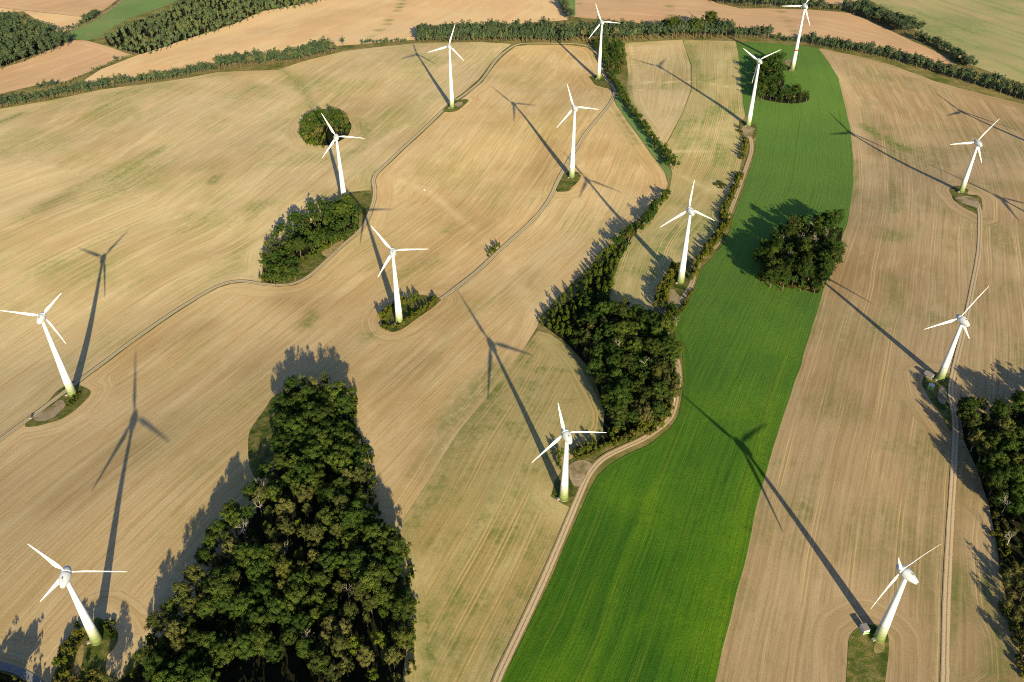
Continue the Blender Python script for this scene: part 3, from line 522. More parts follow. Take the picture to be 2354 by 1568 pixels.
def tube(p0, p1, r0, r1, n=6):
    p0, p1 = np.array(p0, float), np.array(p1, float); d = p1 - p0; d /= np.linalg.norm(d)
    a = np.cross(d, [0, 0, 1.0] if abs(d[2]) < .9 else [1.0, 0, 0]); a /= np.linalg.norm(a); b = np.cross(d, a)
    t = np.arange(n) / n * 2 * math.pi
    ring = np.cos(t)[:, None] * a + np.sin(t)[:, None] * b
    V = np.vstack([p0 + ring * r0, p1 + ring * r1]); i = np.arange(n); j = (i + 1) % n
    return V, np.column_stack([i, j, j + n, i + n])
def merge(parts):
    V = []; F = []; k = 0
    for v, f in parts: V.append(v); F.append(f + k); k += len(v)
    return np.vstack(V), np.vstack(F)
def make_trunk(rng, h, r, cz, crad, limbs=5):
    parts = []; top = np.array([rng.normal(0, .3), rng.normal(0, .3), h * 0.72])
    mid = np.array([top[0] * .4, top[1] * .4, h * 0.38])
    parts += [tube((0, 0, -0.6), (0, 0, 0.5), r * 1.5, r * 1.1), tube((0, 0, 0.5), mid, r * 1.1, r * .8), tube(mid, top, r * .8, r * .3)]
    for i in range(limbs):
        a = rng.uniform(0, 6.28); s = mid + (top - mid) * rng.uniform(0, .7)
        e = s + np.array([math.cos(a) * crad * .6, math.sin(a) * crad * .6, rng.uniform(.15, .4) * h * .6])
        parts.append(tube(s, e, r * .42, r * .12, 5))
    return merge(parts)
def make_crown(rng, kind, h, rad, nclump, nleaf, leaf):
    """leaf clumps through the crown's volume: V, F, tint"""
    cz, hz = {'oak': (0.62, 0.40), 'birch': (0.60, 0.42), 'slim': (0.53, 0.47), 'bush': (0.45, 0.55), 'far': (0.56, 0.44)}[kind]
    cz *= h; hz *= h
    lob = rng.normal(0, 1, (5, 3)); lob /= np.linalg.norm(lob, axis=1)[:, None]
    C = []
    while len(C) < nclump:
        d = rng.normal(0, 1, 3); d /= np.linalg.norm(d)
        if d[2] < -0.55 and rng.random() < .8: continue
        r_ = rng.uniform(.42, 1.0) ** .5 * .9
        bump = 1 + 0.22 * max((lob @ d)) ** 4 * 1.0 - 0.12 * rng.random()
        p = d * r_ * bump
        if kind in ('slim', 'birch'):
            tap = 1.0 - (0.28 if kind == 'slim' else .38) * max(0, p[2]) - (0.25 * max(0, -p[2]) if kind == 'birch' else 0)
            p = np.array([p[0] * tap, p[1] * tap, p[2]])
        C.append(p)
    C = np.array(C) * np.array([rng.uniform(.85, 1.15), rng.uniform(.85, 1.15), 1]); cs = rng.uniform(.15, .33, nclump) * (0.85 if kind != 'bush' else 1.1)
    tl = rng.normal(.5, .16, nclump)
    n = nclump * nleaf; ci = np.repeat(np.arange(nclump), nleaf)
    d = rng.normal(0, 1, (n, 3)); d[:, 2] = np.abs(d[:, 2]) * rng.choice([1, 1, 1, -1], n) + .15; d /= np.linalg.norm(d, axis=1)[:, None]
    rr = cs[ci] * rng.uniform(.55, 1.05, n)
    S = np.array([rad, rad, hz])
    P = (C[ci] + d * rr[:, None]) * S + np.array([0, 0, cz])
    nr = d * .8 + C[ci] * .45 + rng.normal(0, .35, (n, 3)); nr /= np.linalg.norm(nr, axis=1)[:, None]
    a = np.cross(nr, rng.normal(0, 1, (n, 3))); a /= np.linalg.norm(a, axis=1)[:, None]; b = np.cross(nr, a)
    s = leaf * rng.uniform(.6, 1.35, n)
    a *= s[:, None]; b *= (s * rng.uniform(.45, .9, n))[:, None]
    V = np.stack([P - a * .9, P - b, P + a, P + b * .9], 1).reshape(-1, 3)
    V[:, 2] = np.maximum(V[:, 2], .12 * h if kind != 'bush' else 0.02)
    F = np.arange(n * 4).reshape(n, 4)
    t = np.clip(tl[ci] + rng.normal(0, .07, n), 0, 1)
    tint = np.column_stack([np.repeat(t, 4), np.zeros(n * 4), np.zeros(n * 4)])
    # inner mass so the crown is not see-through
    th = np.linspace(0, math.pi, 7); ph = np.arange(10) / 10 * 6.283
    g = []
    for q in th:
        for w in ph:
            dd = np.array([math.sin(q) * math.cos(w), math.sin(q) * math.sin(w), math.cos(q)])
            k = (.46 + .15 * max(lob @ dd) ** 3) * rng.uniform(.8, 1.1)
            tp = 1 - .5 * max(0, dd[2]) if kind in ('slim', 'birch') else 1
            g.append(dd * k * S * np.array([tp, tp, 1]) + np.array([0, 0, cz]))
    g = np.array(g); G = []
    for i in range(6):
        for j in range(10): G.append([i * 10 + j, (i + 1) * 10 + j, (i + 1) * 10 + (j + 1) % 10, i * 10 + (j + 1) % 10])
    F = np.vstack([F, np.array(G) + len(V)]); V = np.vstack([V, g]); tint = np.vstack([tint, np.tile([.0, 0, 0], (len(g), 1))])  # inner mass takes the darkest leaf tint, painting shade inside the crown
    return V, F, tint
def make_dead(rng, h):
    parts = []
    def br(p, d, L, r, lv):
        n = 2
        for i in range(n):
            d = d + rng.normal(0, .12, 3); d /= np.linalg.norm(d); q = p + d * L / n
            parts.append(tube(p, q, r, r * .78, 5)); p = q; r *= .78
        if lv == 0: return
        for k in range(3 if lv > 1 else 3):
            a = rng.normal(0, 1, 3); a -= d * (a @ d); a /= np.linalg.norm(a)
            dd = d * rng.uniform(.5, 1) + a * rng.uniform(.45, .9); dd[2] = abs(dd[2]) * .8 + .12; dd /= np.linalg.norm(dd)
            br(p, dd, L * rng.uniform(.5, .78), r * .72, lv - 1)
    br(np.array([0, 0, -.4]), np.array([0, 0, 1.0]), h * .42, h * .042, 4)
    return merge(parts)

# prototypes: kind -> list of (h, rad, crown mesh, trunk mesh, far arrays)
SPEC = {'oak': (14.0, 5.6, 60, 120, .235), 'birch': (13.5, 4.2, 52, 84, .21), 'slim': (9.0, 2.35, 26, 46, .22), 'bush': (3.6, 2.3, 14, 40, .26)}
PROTO = {}
for kind, (h, rad, nc, nl, lf) in SPEC.items():
    PROTO[kind] = []
    for s in range({'oak': 7, 'birch': 5, 'slim': 4, 'bush': 4}[kind]):
        rng = np.random.default_rng(100 + s + 17 * len(kind))
        V, F, t = make_crown(rng, kind, h, rad, nc, nl, lf)
        if s % 5 == 4: t[:, 1] = .12
        if s % 3 == 0: t[:, 0] = np.clip(t[:, 0] - .12, 0, 1)
        cm = npmesh(kind + '_crown', V, F, LM[kind], False, attrs={'tint': t})
        TV, TF = make_trunk(rng, h, {'oak': .42, 'birch': .22, 'slim': .13, 'bush': .08}[kind], h * .6, rad, 3 if kind == 'bush' else 5)
        tm = npmesh(kind + '_trunk', TV, TF, BKW if kind == 'birch' else BK, True)
        PROTO[kind].append((cm, tm))
DEAD = [npmesh('dead_wood', *make_dead(np.random.default_rng(900 + i), 11.0), BKD, True) for i in range(4)]
# light versions for the masses
LITE = {}
for kind, (h, rad, nc, nl, lf) in SPEC.items():
    for lod, (a, b, c) in {'mid': (26, 44, 1.25), 'far': (14, 17, 2.2)}.items():
        L = []
        for s in range(5):
            rng = np.random.default_rng(500 + s + 31 * len(kind) + a)
            V, F, t = make_crown(rng, kind, h, rad, a, b, lf * c)
            TV, TF = make_trunk(rng, h, {'oak': .42, 'birch': .25, 'slim': .15, 'bush': .08}[kind], h * .6, rad, 0 if lod == 'far' else 3)
            L.append((V, F, t, TV, TF))
        LITE[kind, lod] = L
print('protos', time.time() - T0)

TREES = []   # (wood index, kind, x, y, scale xy, scale z, rot, autumn, variant)
WOODS = []
def wood(name, label, base, hue=0.0, leafm=None):
    WOODS.append(dict(name=name, label=label, base=base, hue=hue, leaf=leafm, trees=[])); return len(WOODS) - 1
def poisson(inside_fn, mn, mx, dist, rng, n=None):
    cell = dist / 1.4143; grid = {}; out = []
    tries = int((mx[0] - mn[0]) * (mx[1] - mn[1]) / (dist * dist) * 9) + 20
    Q = rng.uniform(mn, mx, (tries, 2)); Q = Q[inside_fn(Q)]
    for q in Q:
        i, j = int(q[0] // cell), int(q[1] // cell); ok = True
        for a in range(-2, 3):
            for b in range(-2, 3):
                for p in grid.get((i + a, j + b), ()):
                    if (p[0] - q[0]) ** 2 + (p[1] - q[1]) ** 2 < dist * dist: ok = False; break
                if not ok: break
            if not ok: break
        if ok: grid.setdefault((i, j), []).append(q); out.append(q)
    return np.array(out).reshape(-1, 2)
def add(wi, kind, x, y, h, rng, autumn=None, wide=1.0):
    h0 = SPEC[kind][0] if kind in SPEC else 11.0
    s = h / h0
    TREES.append(dict(w=wi, k=kind, x=x, y=y, s=s * wide * rng.uniform(.78, 1.2), sz=s * rng.uniform(.93, 1.07), r=rng.uniform(0, 6.28),
                      a=autumn if autumn is not None else (rng.uniform(.2, .7) if rng.random() < .045 else 0.0), v=int(rng.integers(0, 1000))))
def fill(wi, px, hmean, spacing, mix, seed, inset=1.5, hs=0.17, holes=(), autumn=None):
    """trees whose crowns fill a surveyed outline: the outline is read at crown height"""
    rng = np.random.default_rng(seed)
    W = at(px, hmean * 0.58)[:, :2]
    W = closed(W, 6, False)
    c = W.mean(0)
    A_, B_ = W, np.roll(W, -1, 0)
    def ok(Q):
        m = inside(Q, W)
        for hp in holes: m &= ~inside(Q, at(hp, 6.0)[:, :2])
        if m.any():
            q = Q[m]; best = np.full(len(q), 1e9)
            for i in range(len(A_)):
                ab = B_[i] - A_[i]; t = np.clip(((q - A_[i]) @ ab) / max(ab @ ab, 1e-9), 0, 1)
                best = np.minimum(best, np.linalg.norm(q - (A_[i] + t[:, None] * ab), axis=1))
            mm = m.copy(); mm[m] = best > inset; m = mm
        return m
    P = poisson(ok, W.min(0), W.max(0), spacing, rng)
    for x, y in P:
        # kinds stand in patches
        f = math.sin(x / 19.0 + seed) * math.cos(y / 23.0 + seed * 2) * .5 + .5 + rng.normal(0, .18)
        acc = 0; kd = mix[-1][0]
        for k, w_ in mix:
            acc += w_
            if f < acc: kd = k; break
        hh = hmean * (1.0 if kd in ('oak', 'birch') else (.75 if kd == 'slim' else .32)) * rng.normal(1, hs)
        add(wi, kd, x, y, max(2.0, hh), rng, autumn(rng) if autumn else None)
def hedge(wi, px, width, h, spacing, mix, seed, hs=.15, autumn=None):
    rng = np.random.default_rng(seed)
    if h > 9: spacing *= .86
    if wi in (w_b1, w_b2): h *= 1.16
    S = spline(at(px)[:, :2], 1.0)
    t = np.gradient(S, axis=0); t /= np.linalg.norm(t, axis=1)[:, None]; nr = np.column_stack([-t[:, 1], t[:, 0]])
    n = int(len(S) / spacing * max(1, width / spacing * 1.15)); pts = []
    for _ in range(n * 6):
        i = rng.integers(0, len(S)); q = S[i] + nr[i] * rng.uniform(-.5, .5) * width
        if all((q[0] - p[0]) ** 2 + (q[1] - p[1]) ** 2 > (spacing * .82) ** 2 for p in pts): pts.append(q)
        if len(pts) >= n: break
    for x, y in pts:
        r_ = rng.random(); acc = 0; kd = mix[-1][0]
        for k, w_ in mix:
            acc += w_
            if r_ < acc: kd = k; break
        add(wi, kd, x, y, h * rng.normal(1, hs) * (1 if kd != 'bush' else .6), rng, autumn(rng) if autumn else None)

w_big = wood('foreground_wood', 'dense far interior of the large dark foreground wood, lower left', 'the large foreground wood')
w_cen = wood('central_wood', 'dense inner trees of the long wood beside the green field', 'the long central wood')
w_rnd = wood('round_copse', 'packed inner trees of the round copse beside the green field', 'the round copse by the green field')
w_oval = wood('oval_copse', 'packed trees of the oval copse in the bend of the pale track', 'the oval copse in the track bend')
w_rt = wood('right_wood', 'dark trees massed at the right edge of the picture beside the two-rut track', 'the wood at the right edge')
w_sm = wood('small_copse', 'small rounded copse standing alone in the pale stubble field', 'the small lone copse')
w_up = wood('upper_copse', 'dark copse in the top of the green field by the red-banded turbine', 'the upper copse in the green field')
w_b1 = wood('tree_belt', 'tree belt along the top edge of the big pale stubble field, left', 'the left tree belt')
w_b2 = wood('tree_belt', 'thick tall tree belt across the top behind the turbines', 'the tall top belt')
w_b3 = wood('tree_belt', 'tree belt sloping down the upper right edge of the tan field', 'the upper right belt')
w_b4 = wood('tree_belt', 'dark curved tree belt between the tilled field and the sage field', 'the far right belt')
w_ns = wood('tree_belt', 'narrow line of trees with a green verge running down from the top belt', 'the narrow middle tree line')
w_tl = wood('distant_wood', 'mixed green wood far off at the top left beside the meadow', 'the distant wood')
w_lf = wood('distant_wood', 'darker wood far off on the left edge above the harvested field', 'the left distant wood')
w_hd = wood('hedgerow', 'low far hedgerows and bushes between the harvested fields', 'the far hedgerows')
w_sh = wood('trackside_shrubs', 'low scrub along the sandy track and the turbine islands', 'the trackside')
w_bl = wood('corner_wood', 'dark trees at the bottom left corner behind the asphalt lane', 'the bottom left corner')

fill(w_big, [(648, 850), (690, 855), (712, 880), (740, 866), (800, 880), (817, 918), (800, 960), (822, 1000), (842, 1050), (848, 1110), (862, 1180), (890, 1225), (930, 1245), (944, 1290), (948, 1400), (952, 1568), (955, 1900), (100, 1900), (230, 1568), (300, 1500), (350, 1425), (390, 1365), (445, 1310), (470, 1220), (530, 1175), (570, 1100), (625, 1045), (632, 930)], 14.5, 7.0, [('oak', .62), ('birch', .36), ('slim', .02)], 11, 3.3,
     holes=[[(480, 1530), (560, 1508), (720, 1502), (740, 1590), (480, 1600)]])
fill(w_cen, [(1400, 705), (1440, 690), (1530, 735), (1562, 795), (1570, 870), (1558, 925), (1500, 965), (1400, 990), (1390, 950), (1375, 890), (1335, 800), (1345, 730)], 13.0, 6.4, [('oak', .8), ('birch', .2)], 12, 2.4, holes=[[(1470, 850), (1500, 840), (1510, 870), (1480, 880)]])
fill(w_cen, [(1237, 740), (1265, 700), (1330, 640), (1380, 580), (1440, 525), (1480, 500), (1460, 540), (1420, 600), (1405, 660), (1400, 705), (1345, 735), (1335, 800), (1290, 770)], 9.0, 4.0, [('slim', .6), ('oak', .4)], 13, 0.9, hs=.22)
fill(w_cen, [(1478, 500), (1530, 432), (1540, 440), (1500, 500), (1470, 530)], 8.0, 3.0, [('slim', .7), ('oak', .3)], 14, .2, hs=.22)
fill(w_cen, [(1400, 985), (1555, 930), (1530, 960), (1480, 985), (1400, 1018), (1345, 1040), (1325, 1035), (1350, 1010)], 7.0, 4.0, [('slim', .6), ('bush', .4)], 15, .6, autumn=lambda r: r.uniform(0, .4))
fill(w_rnd, [(1730, 572), (1757, 545), (1790, 517), (1850, 500), (1895, 491), (1932, 502), (1950, 528), (1946, 560), (1926, 592), (1916, 628), (1895, 657), (1850, 657), (1780, 650), (1748, 635), (1745, 600)], 15.0, 7.2, [('oak', .85), ('birch', .15)], 21, 3.0)
fill(w_oval, [(597, 560), (650, 520), (700, 488), (740, 455), (800, 470), (830, 500), (820, 530), (750, 560), (690, 585), (683, 630), (640, 648), (602, 635)], 12.5, 6.6, [('oak', .9), ('birch', .1)], 31, 2.2)
fill(w_rt, [(2202, 915), (2260, 918), (2353, 905), (2560, 880), (2800, 1000), (2600, 1300), (2420, 1260), (2330, 1210), (2290, 1180), (2265, 1100), (2215, 1010)], 14.0, 7.0, [('oak', .8), ('birch', .2)], 41, 2.8)
fill(w_rt, [(2276, 1200), (2330, 1190), (2420, 1250), (2600, 1290), (2650, 1900), (2380, 1900), (2362, 1600), (2346, 1490), (2310, 1400), (2292, 1300)], 8.0, 5.0, [('birch', .45), ('bush', .3), ('slim', .25)], 42, 1.5, autumn=lambda r: r.uniform(.1, .7))
fill(w_sm, [(688, 285), (700, 268), (740, 251), (785, 253), (804, 270), (805, 300), (780, 320), (745, 334), (710, 333), (690, 318)], 10.5, 4.6, [('oak', .5), ('birch', .3), ('slim', .2)], 51, 1.8, holes=[[(745, 295), (800, 300), (775, 345), (745, 340)]])
fill(w_up, [(1735, 150), (1765, 128), (1795, 135), (1806, 160), (1795, 195), (1740, 222), (1728, 190)], 13.0, 6.6, [('oak', 1)], 61, 2.2)
fill(w_up, [(1740, 200), (1800, 205), (1830, 192), (1856, 205), (1858, 225), (1830, 235), (1795, 230), (1745, 224)], 9.0, 6.0, [('oak', .8), ('slim', .2)], 62, 1.0, autumn=lambda r: 0.7 if r.random() < .15 else 0.05)
hedge(w_b1, [(-160, 290), (0, 246), (90, 231), (200, 208), (330, 190), (430, 174), (485, 163)], 11, 10, 6, [('oak', .8), ('birch', .15), ('bush', .05)], 71)
hedge(w_b1, [(500, 156), (560, 150), (640, 144), (700, 134), (760, 116)], 24, 13, 6.5, [('oak', .8), ('slim', .2)], 72)
hedge(w_b1, [(775, 107), (790, 104)], 4, 10, 8, [('oak', 1)], 73)
hedge(w_hd, [(832, 103), (880, 101), (935, 98)], 8, 7, 5, [('oak', .5), ('slim', .5)], 74)
hedge(w_b2, [(962, 90), (1100, 88), (1200, 88), (1300, 89), (1440, 86), (1560, 82), (1650, 80), (1672, 82)], 34, 17, 8, [('oak', .85), ('birch', .15)], 75)
hedge(w_b2, [(962, 97), (1100, 95), (1250, 96), (1320, 97)], 5, 11, 6, [('birch', .6), ('slim', .4)], 76)
hedge(w_b2, [(1685, 86), (1730, 86), (1768, 88)], 14, 13, 6.5, [('oak', .8), ('birch', .2)], 77)
hedge(w_b2, [(1780, 92), (1810, 96), (1838, 98)], 8, 7, 5, [('oak', .6), ('slim', .4)], 78)
hedge(w_b3, [(1845, 98), (1880, 104), (1940, 114), (2000, 124), (2060, 138), (2110, 152), (2170, 170), (2230, 188), (2300, 210), (2400, 240), (2560, 290)], 18, 12.5, 6.5, [('oak', .8), ('birch', .1), ('slim', .1)], 79)
hedge(w_b4, [(1560, -40), (1600, -16), (1650, 5), (1700, 12), (1780, 15), (1850, 18), (1885, 21)], 22, 15, 8, [('oak', .9), ('birch', .1)], 80)
hedge(w_b4, [(1895, 22), (1935, 26)], 14, 10, 6.5, [('birch', 1)], 81, autumn=lambda r: .3)
hedge(w_b4, [(1955, 22), (2000, 40), (2050, 58), (2095, 78)], 34, 15, 8, [('oak', 1)], 82)
hedge(w_b4, [(2108, 90), (2140, 103), (2170, 118), (2200, 136), (2235, 158)], 12, 11, 6.5, [('oak', .9), ('bush', .1)], 83)
hedge(w_b4, [(1278, -60), (1290, 5), (1300, 28), (1308, 45)], 9, 12, 7, [('oak', .8), ('slim', .2)], 84)
fill(w_ns, [(1366, 92), (1432, 92), (1438, 160), (1408, 176), (1386, 142)], 12.0, 6.2, [('oak', .8), ('birch', .2)], 85, 1.0)
hedge(w_ns, [(1404, 182), (1420, 202), (1432, 227), (1446, 252), (1466, 278), (1482, 300), (1500, 326), (1512, 342)], 7, 8, 4.6, [('oak', .7), ('slim', .3)], 86)
hedge(w_ns, [(1516, 345), (1530, 358), (1540, 376), (1545, 394)], 13, 8.5, 5.2, [('oak', .8), ('slim', .2)], 87)
fill(w_tl, [(238, 82), (300, 46), (360, 28), (410, 5), (440, -50), (800, -50), (740, 0), (690, 10), (606, 22), (560, 45), (435, 86), (330, 120), (290, 115), (245, 98)], 13.0, 9.0, [('oak', .45), ('slim', .2), ('birch', .35)], 91, 2.0)
fill(w_lf, [(-180, 20), (0, 32), (40, 34), (70, 52), (110, 58), (165, 84), (160, 92), (100, 113), (50, 130), (0, 148), (-180, 190)], 15.0, 9.0, [('oak', .75), ('birch', .25)], 92, 2.0)
hedge(w_hd, [(135, 198), (165, 188), (200, 170), (240, 152), (280, 137), (305, 128)], 4, 4.5, 4.5, [('bush', .7), ('slim', .3)], 93, autumn=lambda r: r.uniform(0, 1))
hedge(w_hd, [(90, 207), (125, 203)], 8, 10, 7, [('oak', 1)], 94)
hedge(w_hd, [(262, 145), (278, 140)], 5, 9, 7, [('oak', 1)], 95)
hedge(w_hd, [(150, 72), (180, 60), (205, 44), (222, 34)], 8, 7, 6, [('oak', .6), ('bush', .4)], 96)
hedge(w_hd, [(200, 52), (212, 42), (222, 33)], 10, 10, 7, [('oak', 1)], 97)
# shrubs and small trees by the tracks and on the islands
yel = lambda r: r.uniform(.05, .55)
hedge(w_sh, [(1713, 322), (1708, 345), (1706, 368)], 4, 6, 3.0, [('slim', .6), ('bush', .4)], 101, autumn=yel)
hedge(w_sh, [(1702, 400), (1692, 425), (1678, 455), (1662, 484)], 4.5, 6, 3.0, [('slim', .5), ('bush', .5)], 102, autumn=yel)
hedge(w_sh, [(1663, 492), (1668, 515), (1652, 545), (1628, 575), (1607, 602)], 7, 6, 3.0, [('slim', .6), ('bush', .4)], 103, autumn=yel)
hedge(w_sh, [(1604, 612), (1594, 640), (1589, 650)], 3, 7, 3.0, [('slim', .8), ('bush', .2)], 104, autumn=yel)
hedge(w_sh, [(1556, 618), (1540, 645), (1526, 676), (1512, 712)], 8, 8.5, 3.6, [('slim', .9), ('bush', .1)], 105, autumn=yel)
hedge(w_sh, [(1545, 715), (1538, 745), (1530, 768)], 9, 8, 4.0, [('oak', .5), ('slim', .5)], 106)
hedge(w_sh, [(1590, 668), (1575, 700), (1562, 722)], 3, 3.5, 3.0, [('bush', 1)], 107, autumn=yel)
hedge(w_sh, [(1370, 1040), (1420, 1020), (1470, 1000), (1515, 978), (1545, 935)], 5, 5.5, 2.8, [('slim', .6), ('bush', .4)], 108, autumn=yel)
hedge(w_sh, [(1322, 1052), (1345, 1042), (1372, 1038)], 7, 5.5, 3.0, [('slim', .7), ('bush', .3)], 109, autumn=yel)
hedge(w_sh, [(1287, 1050), (1283, 1082)], 5, 6, 3.6, [('slim', 1)], 110)
hedge(w_sh, [(880, 742), (892, 722), (915, 707), (938, 697), (962, 686)], 6, 6.5, 2.9, [('slim', .8), ('bush', .2)], 111, autumn=yel)
hedge(w_sh, [(903, 756), (928, 746), (955, 728), (980, 710), (1004, 692)], 4, 4.6, 2.6, [('slim', .7), ('bush', .3)], 112, autumn=yel)
hedge(w_sh, [(882, 752), (892, 758)], 4, 4, 2.6, [('bush', 1)], 113)
hedge(w_sh, [(142, 1560), (152, 1520), (168, 1485), (188, 1458), (208, 1438)], 6, 6.2, 2.8, [('slim', .75), ('bush', .25)], 114, autumn=yel)
hedge(w_sh, [(240, 1432), (258, 1445), (268, 1466)], 4, 3.5, 2.6, [('bush', .8), ('slim', .2)], 115)
hedge(w_sh, [(135, 1580), (165, 1565), (205, 1568), (220, 1580)], 9, 5.0, 3.0, [('bush', .6), ('birch', .4)], 116, autumn=lambda r: .5)
hedge(w_sh, [(176, 908), (168, 925), (150, 938)], 4, 2.6, 2.4, [('bush', 1)], 117)
hedge(w_sh, [(1698, 293), (1701, 308)], 4, 4.5, 3.0, [('bush', .5), ('slim', .5)], 118)
hedge(w_sh, [(1646, 427), (1655, 421), (1664, 428), (1655, 435)], 4, 3.0, 2.4, [('bush', 1)], 119, autumn=yel)
hedge(w_sh, [(1120, 589), (1135, 578), (1150, 568)], 4, 4.8, 2.8, [('slim', .5), ('bush', .5)], 120)
hedge(w_sh, [(2285, 1150), (2300, 1220), (2310, 1290)], 6, 4, 3.2, [('bush', 1)], 121, autumn=yel)
hedge(w_sh, [(2305, 1390), (2330, 1450), (2345, 1500), (2352, 1560)], 5, 4, 3.2, [('bush', 1)], 122, autumn=yel)
fill(w_bl, [(-300, 1530), (0, 1556), (50, 1575), (80, 1600), (110, 1900), (-300, 1900)], 13.0, 6.5, [('oak', .7), ('birch', .3)], 131, 1.0)
hedge(w_oval, [(748, 505), (780, 492), (805, 492), (822, 508)], 7, 13.5, 6, [('oak', 1)], 32)
hedge(w_rnd, [(1742, 640), (1790, 655), (1845, 664), (1890, 668)], 4, 4.5, 2.6, [('bush', .6), ('slim', .4)], 141, autumn=lambda r: r.uniform(0, .8))
hedge(w_oval, [(600, 640), (640, 645), (672, 640)], 4, 5, 2.8, [('bush', .5), ('slim', .5)], 142)
hedge(w_oval, [(700, 600), (740, 575), (790, 548), (820, 528)], 5, 5, 3, [('bush', .5), ('slim', .5)], 143)
hedge(w_big, [(815, 905), (812, 990), (846, 1050), (864, 1180), (900, 1240), (938, 1290), (946, 1400), (948, 1560)], 3, 4.5, 3.0, [('bush', .6), ('slim', .4)], 144)
# surveyed dead trees
for (px, py, h) in [(1485, 840, 15), (1426, 798, 14), (1466, 938, 13), (1868, 512, 15), (1875, 556, 16), (1793, 553, 15), (1812, 590, 14), (1890, 535, 15), (1838, 552, 14), (560, 1222, 15), (604, 1120, 14), (700, 1468, 15), (655, 1270, 14), (596, 1160, 14), (2312, 1160, 14), (2320, 1240, 10), (515, 1310, 13), (1555, 735, 9), (1549, 748, 8), (752, 925, 14), (560, 1210, 15), (800, 1370, 13), (830, 1300, 13)]:
    P = at([(px, py)], h * .6)[0]
    TREES.append(dict(w=w_big, k='dead', x=P[0], y=P[1], s=h / 11 * .62, sz=h / 11 * 1.12, r=random.uniform(0, 6.28), a=0, v=random.randrange(1000)))

WOODS[w_rnd]['hue'] = -.18; WOODS[w_up]['hue'] = -.15; WOODS[w_b4]['hue'] = -.2; WOODS[w_b3]['hue'] = -.12; WOODS[w_tl]['hue'] = .26; WOODS[w_sm]['hue'] = .2; WOODS[w_ns]['hue'] = .05; WOODS[w_oval]['hue'] = .06; WOODS[w_rt]['hue'] = -.1; WOODS[w_b2]['hue'] = -.08; WOODS[w_cen]['hue'] = -.05
# who is an individual: everything countable that shows largest, up to 300 trees and 300 shrubs
XY = np.array([(t['x'], t['y']) for t in TREES]); ZG = zt(XY[:, 0], XY[:, 1])
for t, z in zip(TREES, ZG): t['z'] = z
PR = proj(np.column_stack([XY, ZG + 6]))
for t, p in zip(TREES, PR):
    h = (SPEC[t['k']][0] if t['k'] in SPEC else 11) * t['sz']
    t['h'] = h; t['px'] = p[0]; t['py'] = p[1]
    t['inframe'] = -15 < p[0] < 2368 and -10 < p[1] < 1590
    t['size'] = h * (SPEC[t['k']][1] * t['s'] if t['k'] in SPEC else 3) / p[2] ** 2
big = sorted([t for t in TREES if t['inframe'] and t['k'] in ('oak', 'birch')], key=lambda t: -t['size'])[:290]
small = sorted([t for t in TREES if t['inframe'] and t['k'] in ('slim', 'bush') and t['w'] in (w_sh, w_big, w_rt)], key=lambda t: -t['size'])[:190]
for t in big + small: t['solo'] = True
for t in TREES:
    if t['k'] == 'dead': t['solo'] = True
print('trees', len(TREES), 'individual', len(big), len(small), time.time() - T0)
NAME = {'oak': 'broadleaf_tree', 'birch': 'birch_tree', 'slim': 'young_tree', 'bush': 'shrub', 'dead': 'dead_tree'}
CATG = {'oak': 'tree', 'birch': 'tree', 'slim': 'young tree', 'bush': 'shrub', 'dead': 'dead tree'}
ORD = ['first', 'second', 'third', 'fourth', 'fifth', 'sixth', 'seventh', 'eighth', 'ninth', 'tenth', 'eleventh', 'twelfth', 'thirteenth', 'fourteenth', 'fifteenth', 'sixteenth', 'seventeenth', 'eighteenth', 'nineteenth', 'twentieth', 'twenty-first', 'twenty-second', 'twenty-third', 'twenty-fourth', 'twenty-fifth', 'twenty-sixth', 'twenty-seventh', 'twenty-eighth', 'twenty-ninth', 'thirtieth']
def o_(i): return ORD[i] if i < len(ORD) else ORD[i - 30] + ' of the rest'
PLACE = {w_big: 'the foreground wood', w_cen: 'the long central wood', w_rnd: 'the round copse', w_oval: 'the oval copse in the track bend', w_rt: 'the right-edge wood', w_sm: 'the small lone copse', w_up: 'the upper copse', w_sh: 'the trackside', w_bl: 'the bottom left corner wood'}
ISL = [('the shrub-ringed turbine island', 945, 722, 90), ('the bottom left turbine island', 200, 1490, 110), ('the lower central turbine', 1300, 1080, 60), ('the left turbine island', 170, 920, 50), ('the pond-like bush ring', 1655, 428, 20), ('the middle narrow track', 1135, 578, 30), ('the right-edge wood', 2320, 1300, 330), ('the central strip turbine', 1545, 670, 75), ('the sandy track bend', 1450, 1000, 130), ('the upper sandy track', 1670, 480, 210)]
def place_of(t):
    if t['w'] == w_sh or t['k'] == 'dead':
        best = None
        if t['k'] == 'dead':
            for w, (cx_, cy_) in {w_big: (640, 1250), w_cen: (1480, 850), w_rnd: (1850, 560), w_oval: (700, 560), w_rt: (2320, 1180)}.items():
                d = math.hypot(t['px'] - cx_, (t['py'] - cy_))
                if best is None or d < best[0]: best = (d, PLACE[w])
            return best[1]
        for n_, x, y, r_ in ISL:
            d = math.hypot(t['px'] - x, t['py'] - y) / r_
            if best is None or d < best[0]: best = (d, n_)
        return best[1]
    return PLACE.get(t['w'], WOODS[t['w']]['base'])
groups = {}
for t in TREES:
    if t.get('solo'): groups.setdefault((place_of(t), CATG[t['k']]), []).append(t)
def colour(t):
    if t['k'] == 'dead': return 'bare whitish'
    if t['a'] > .45: return 'yellowing'
    return {'oak': 'dark green', 'birch': 'olive', 'slim': 'slender green', 'bush': 'low green'}[t['k']]
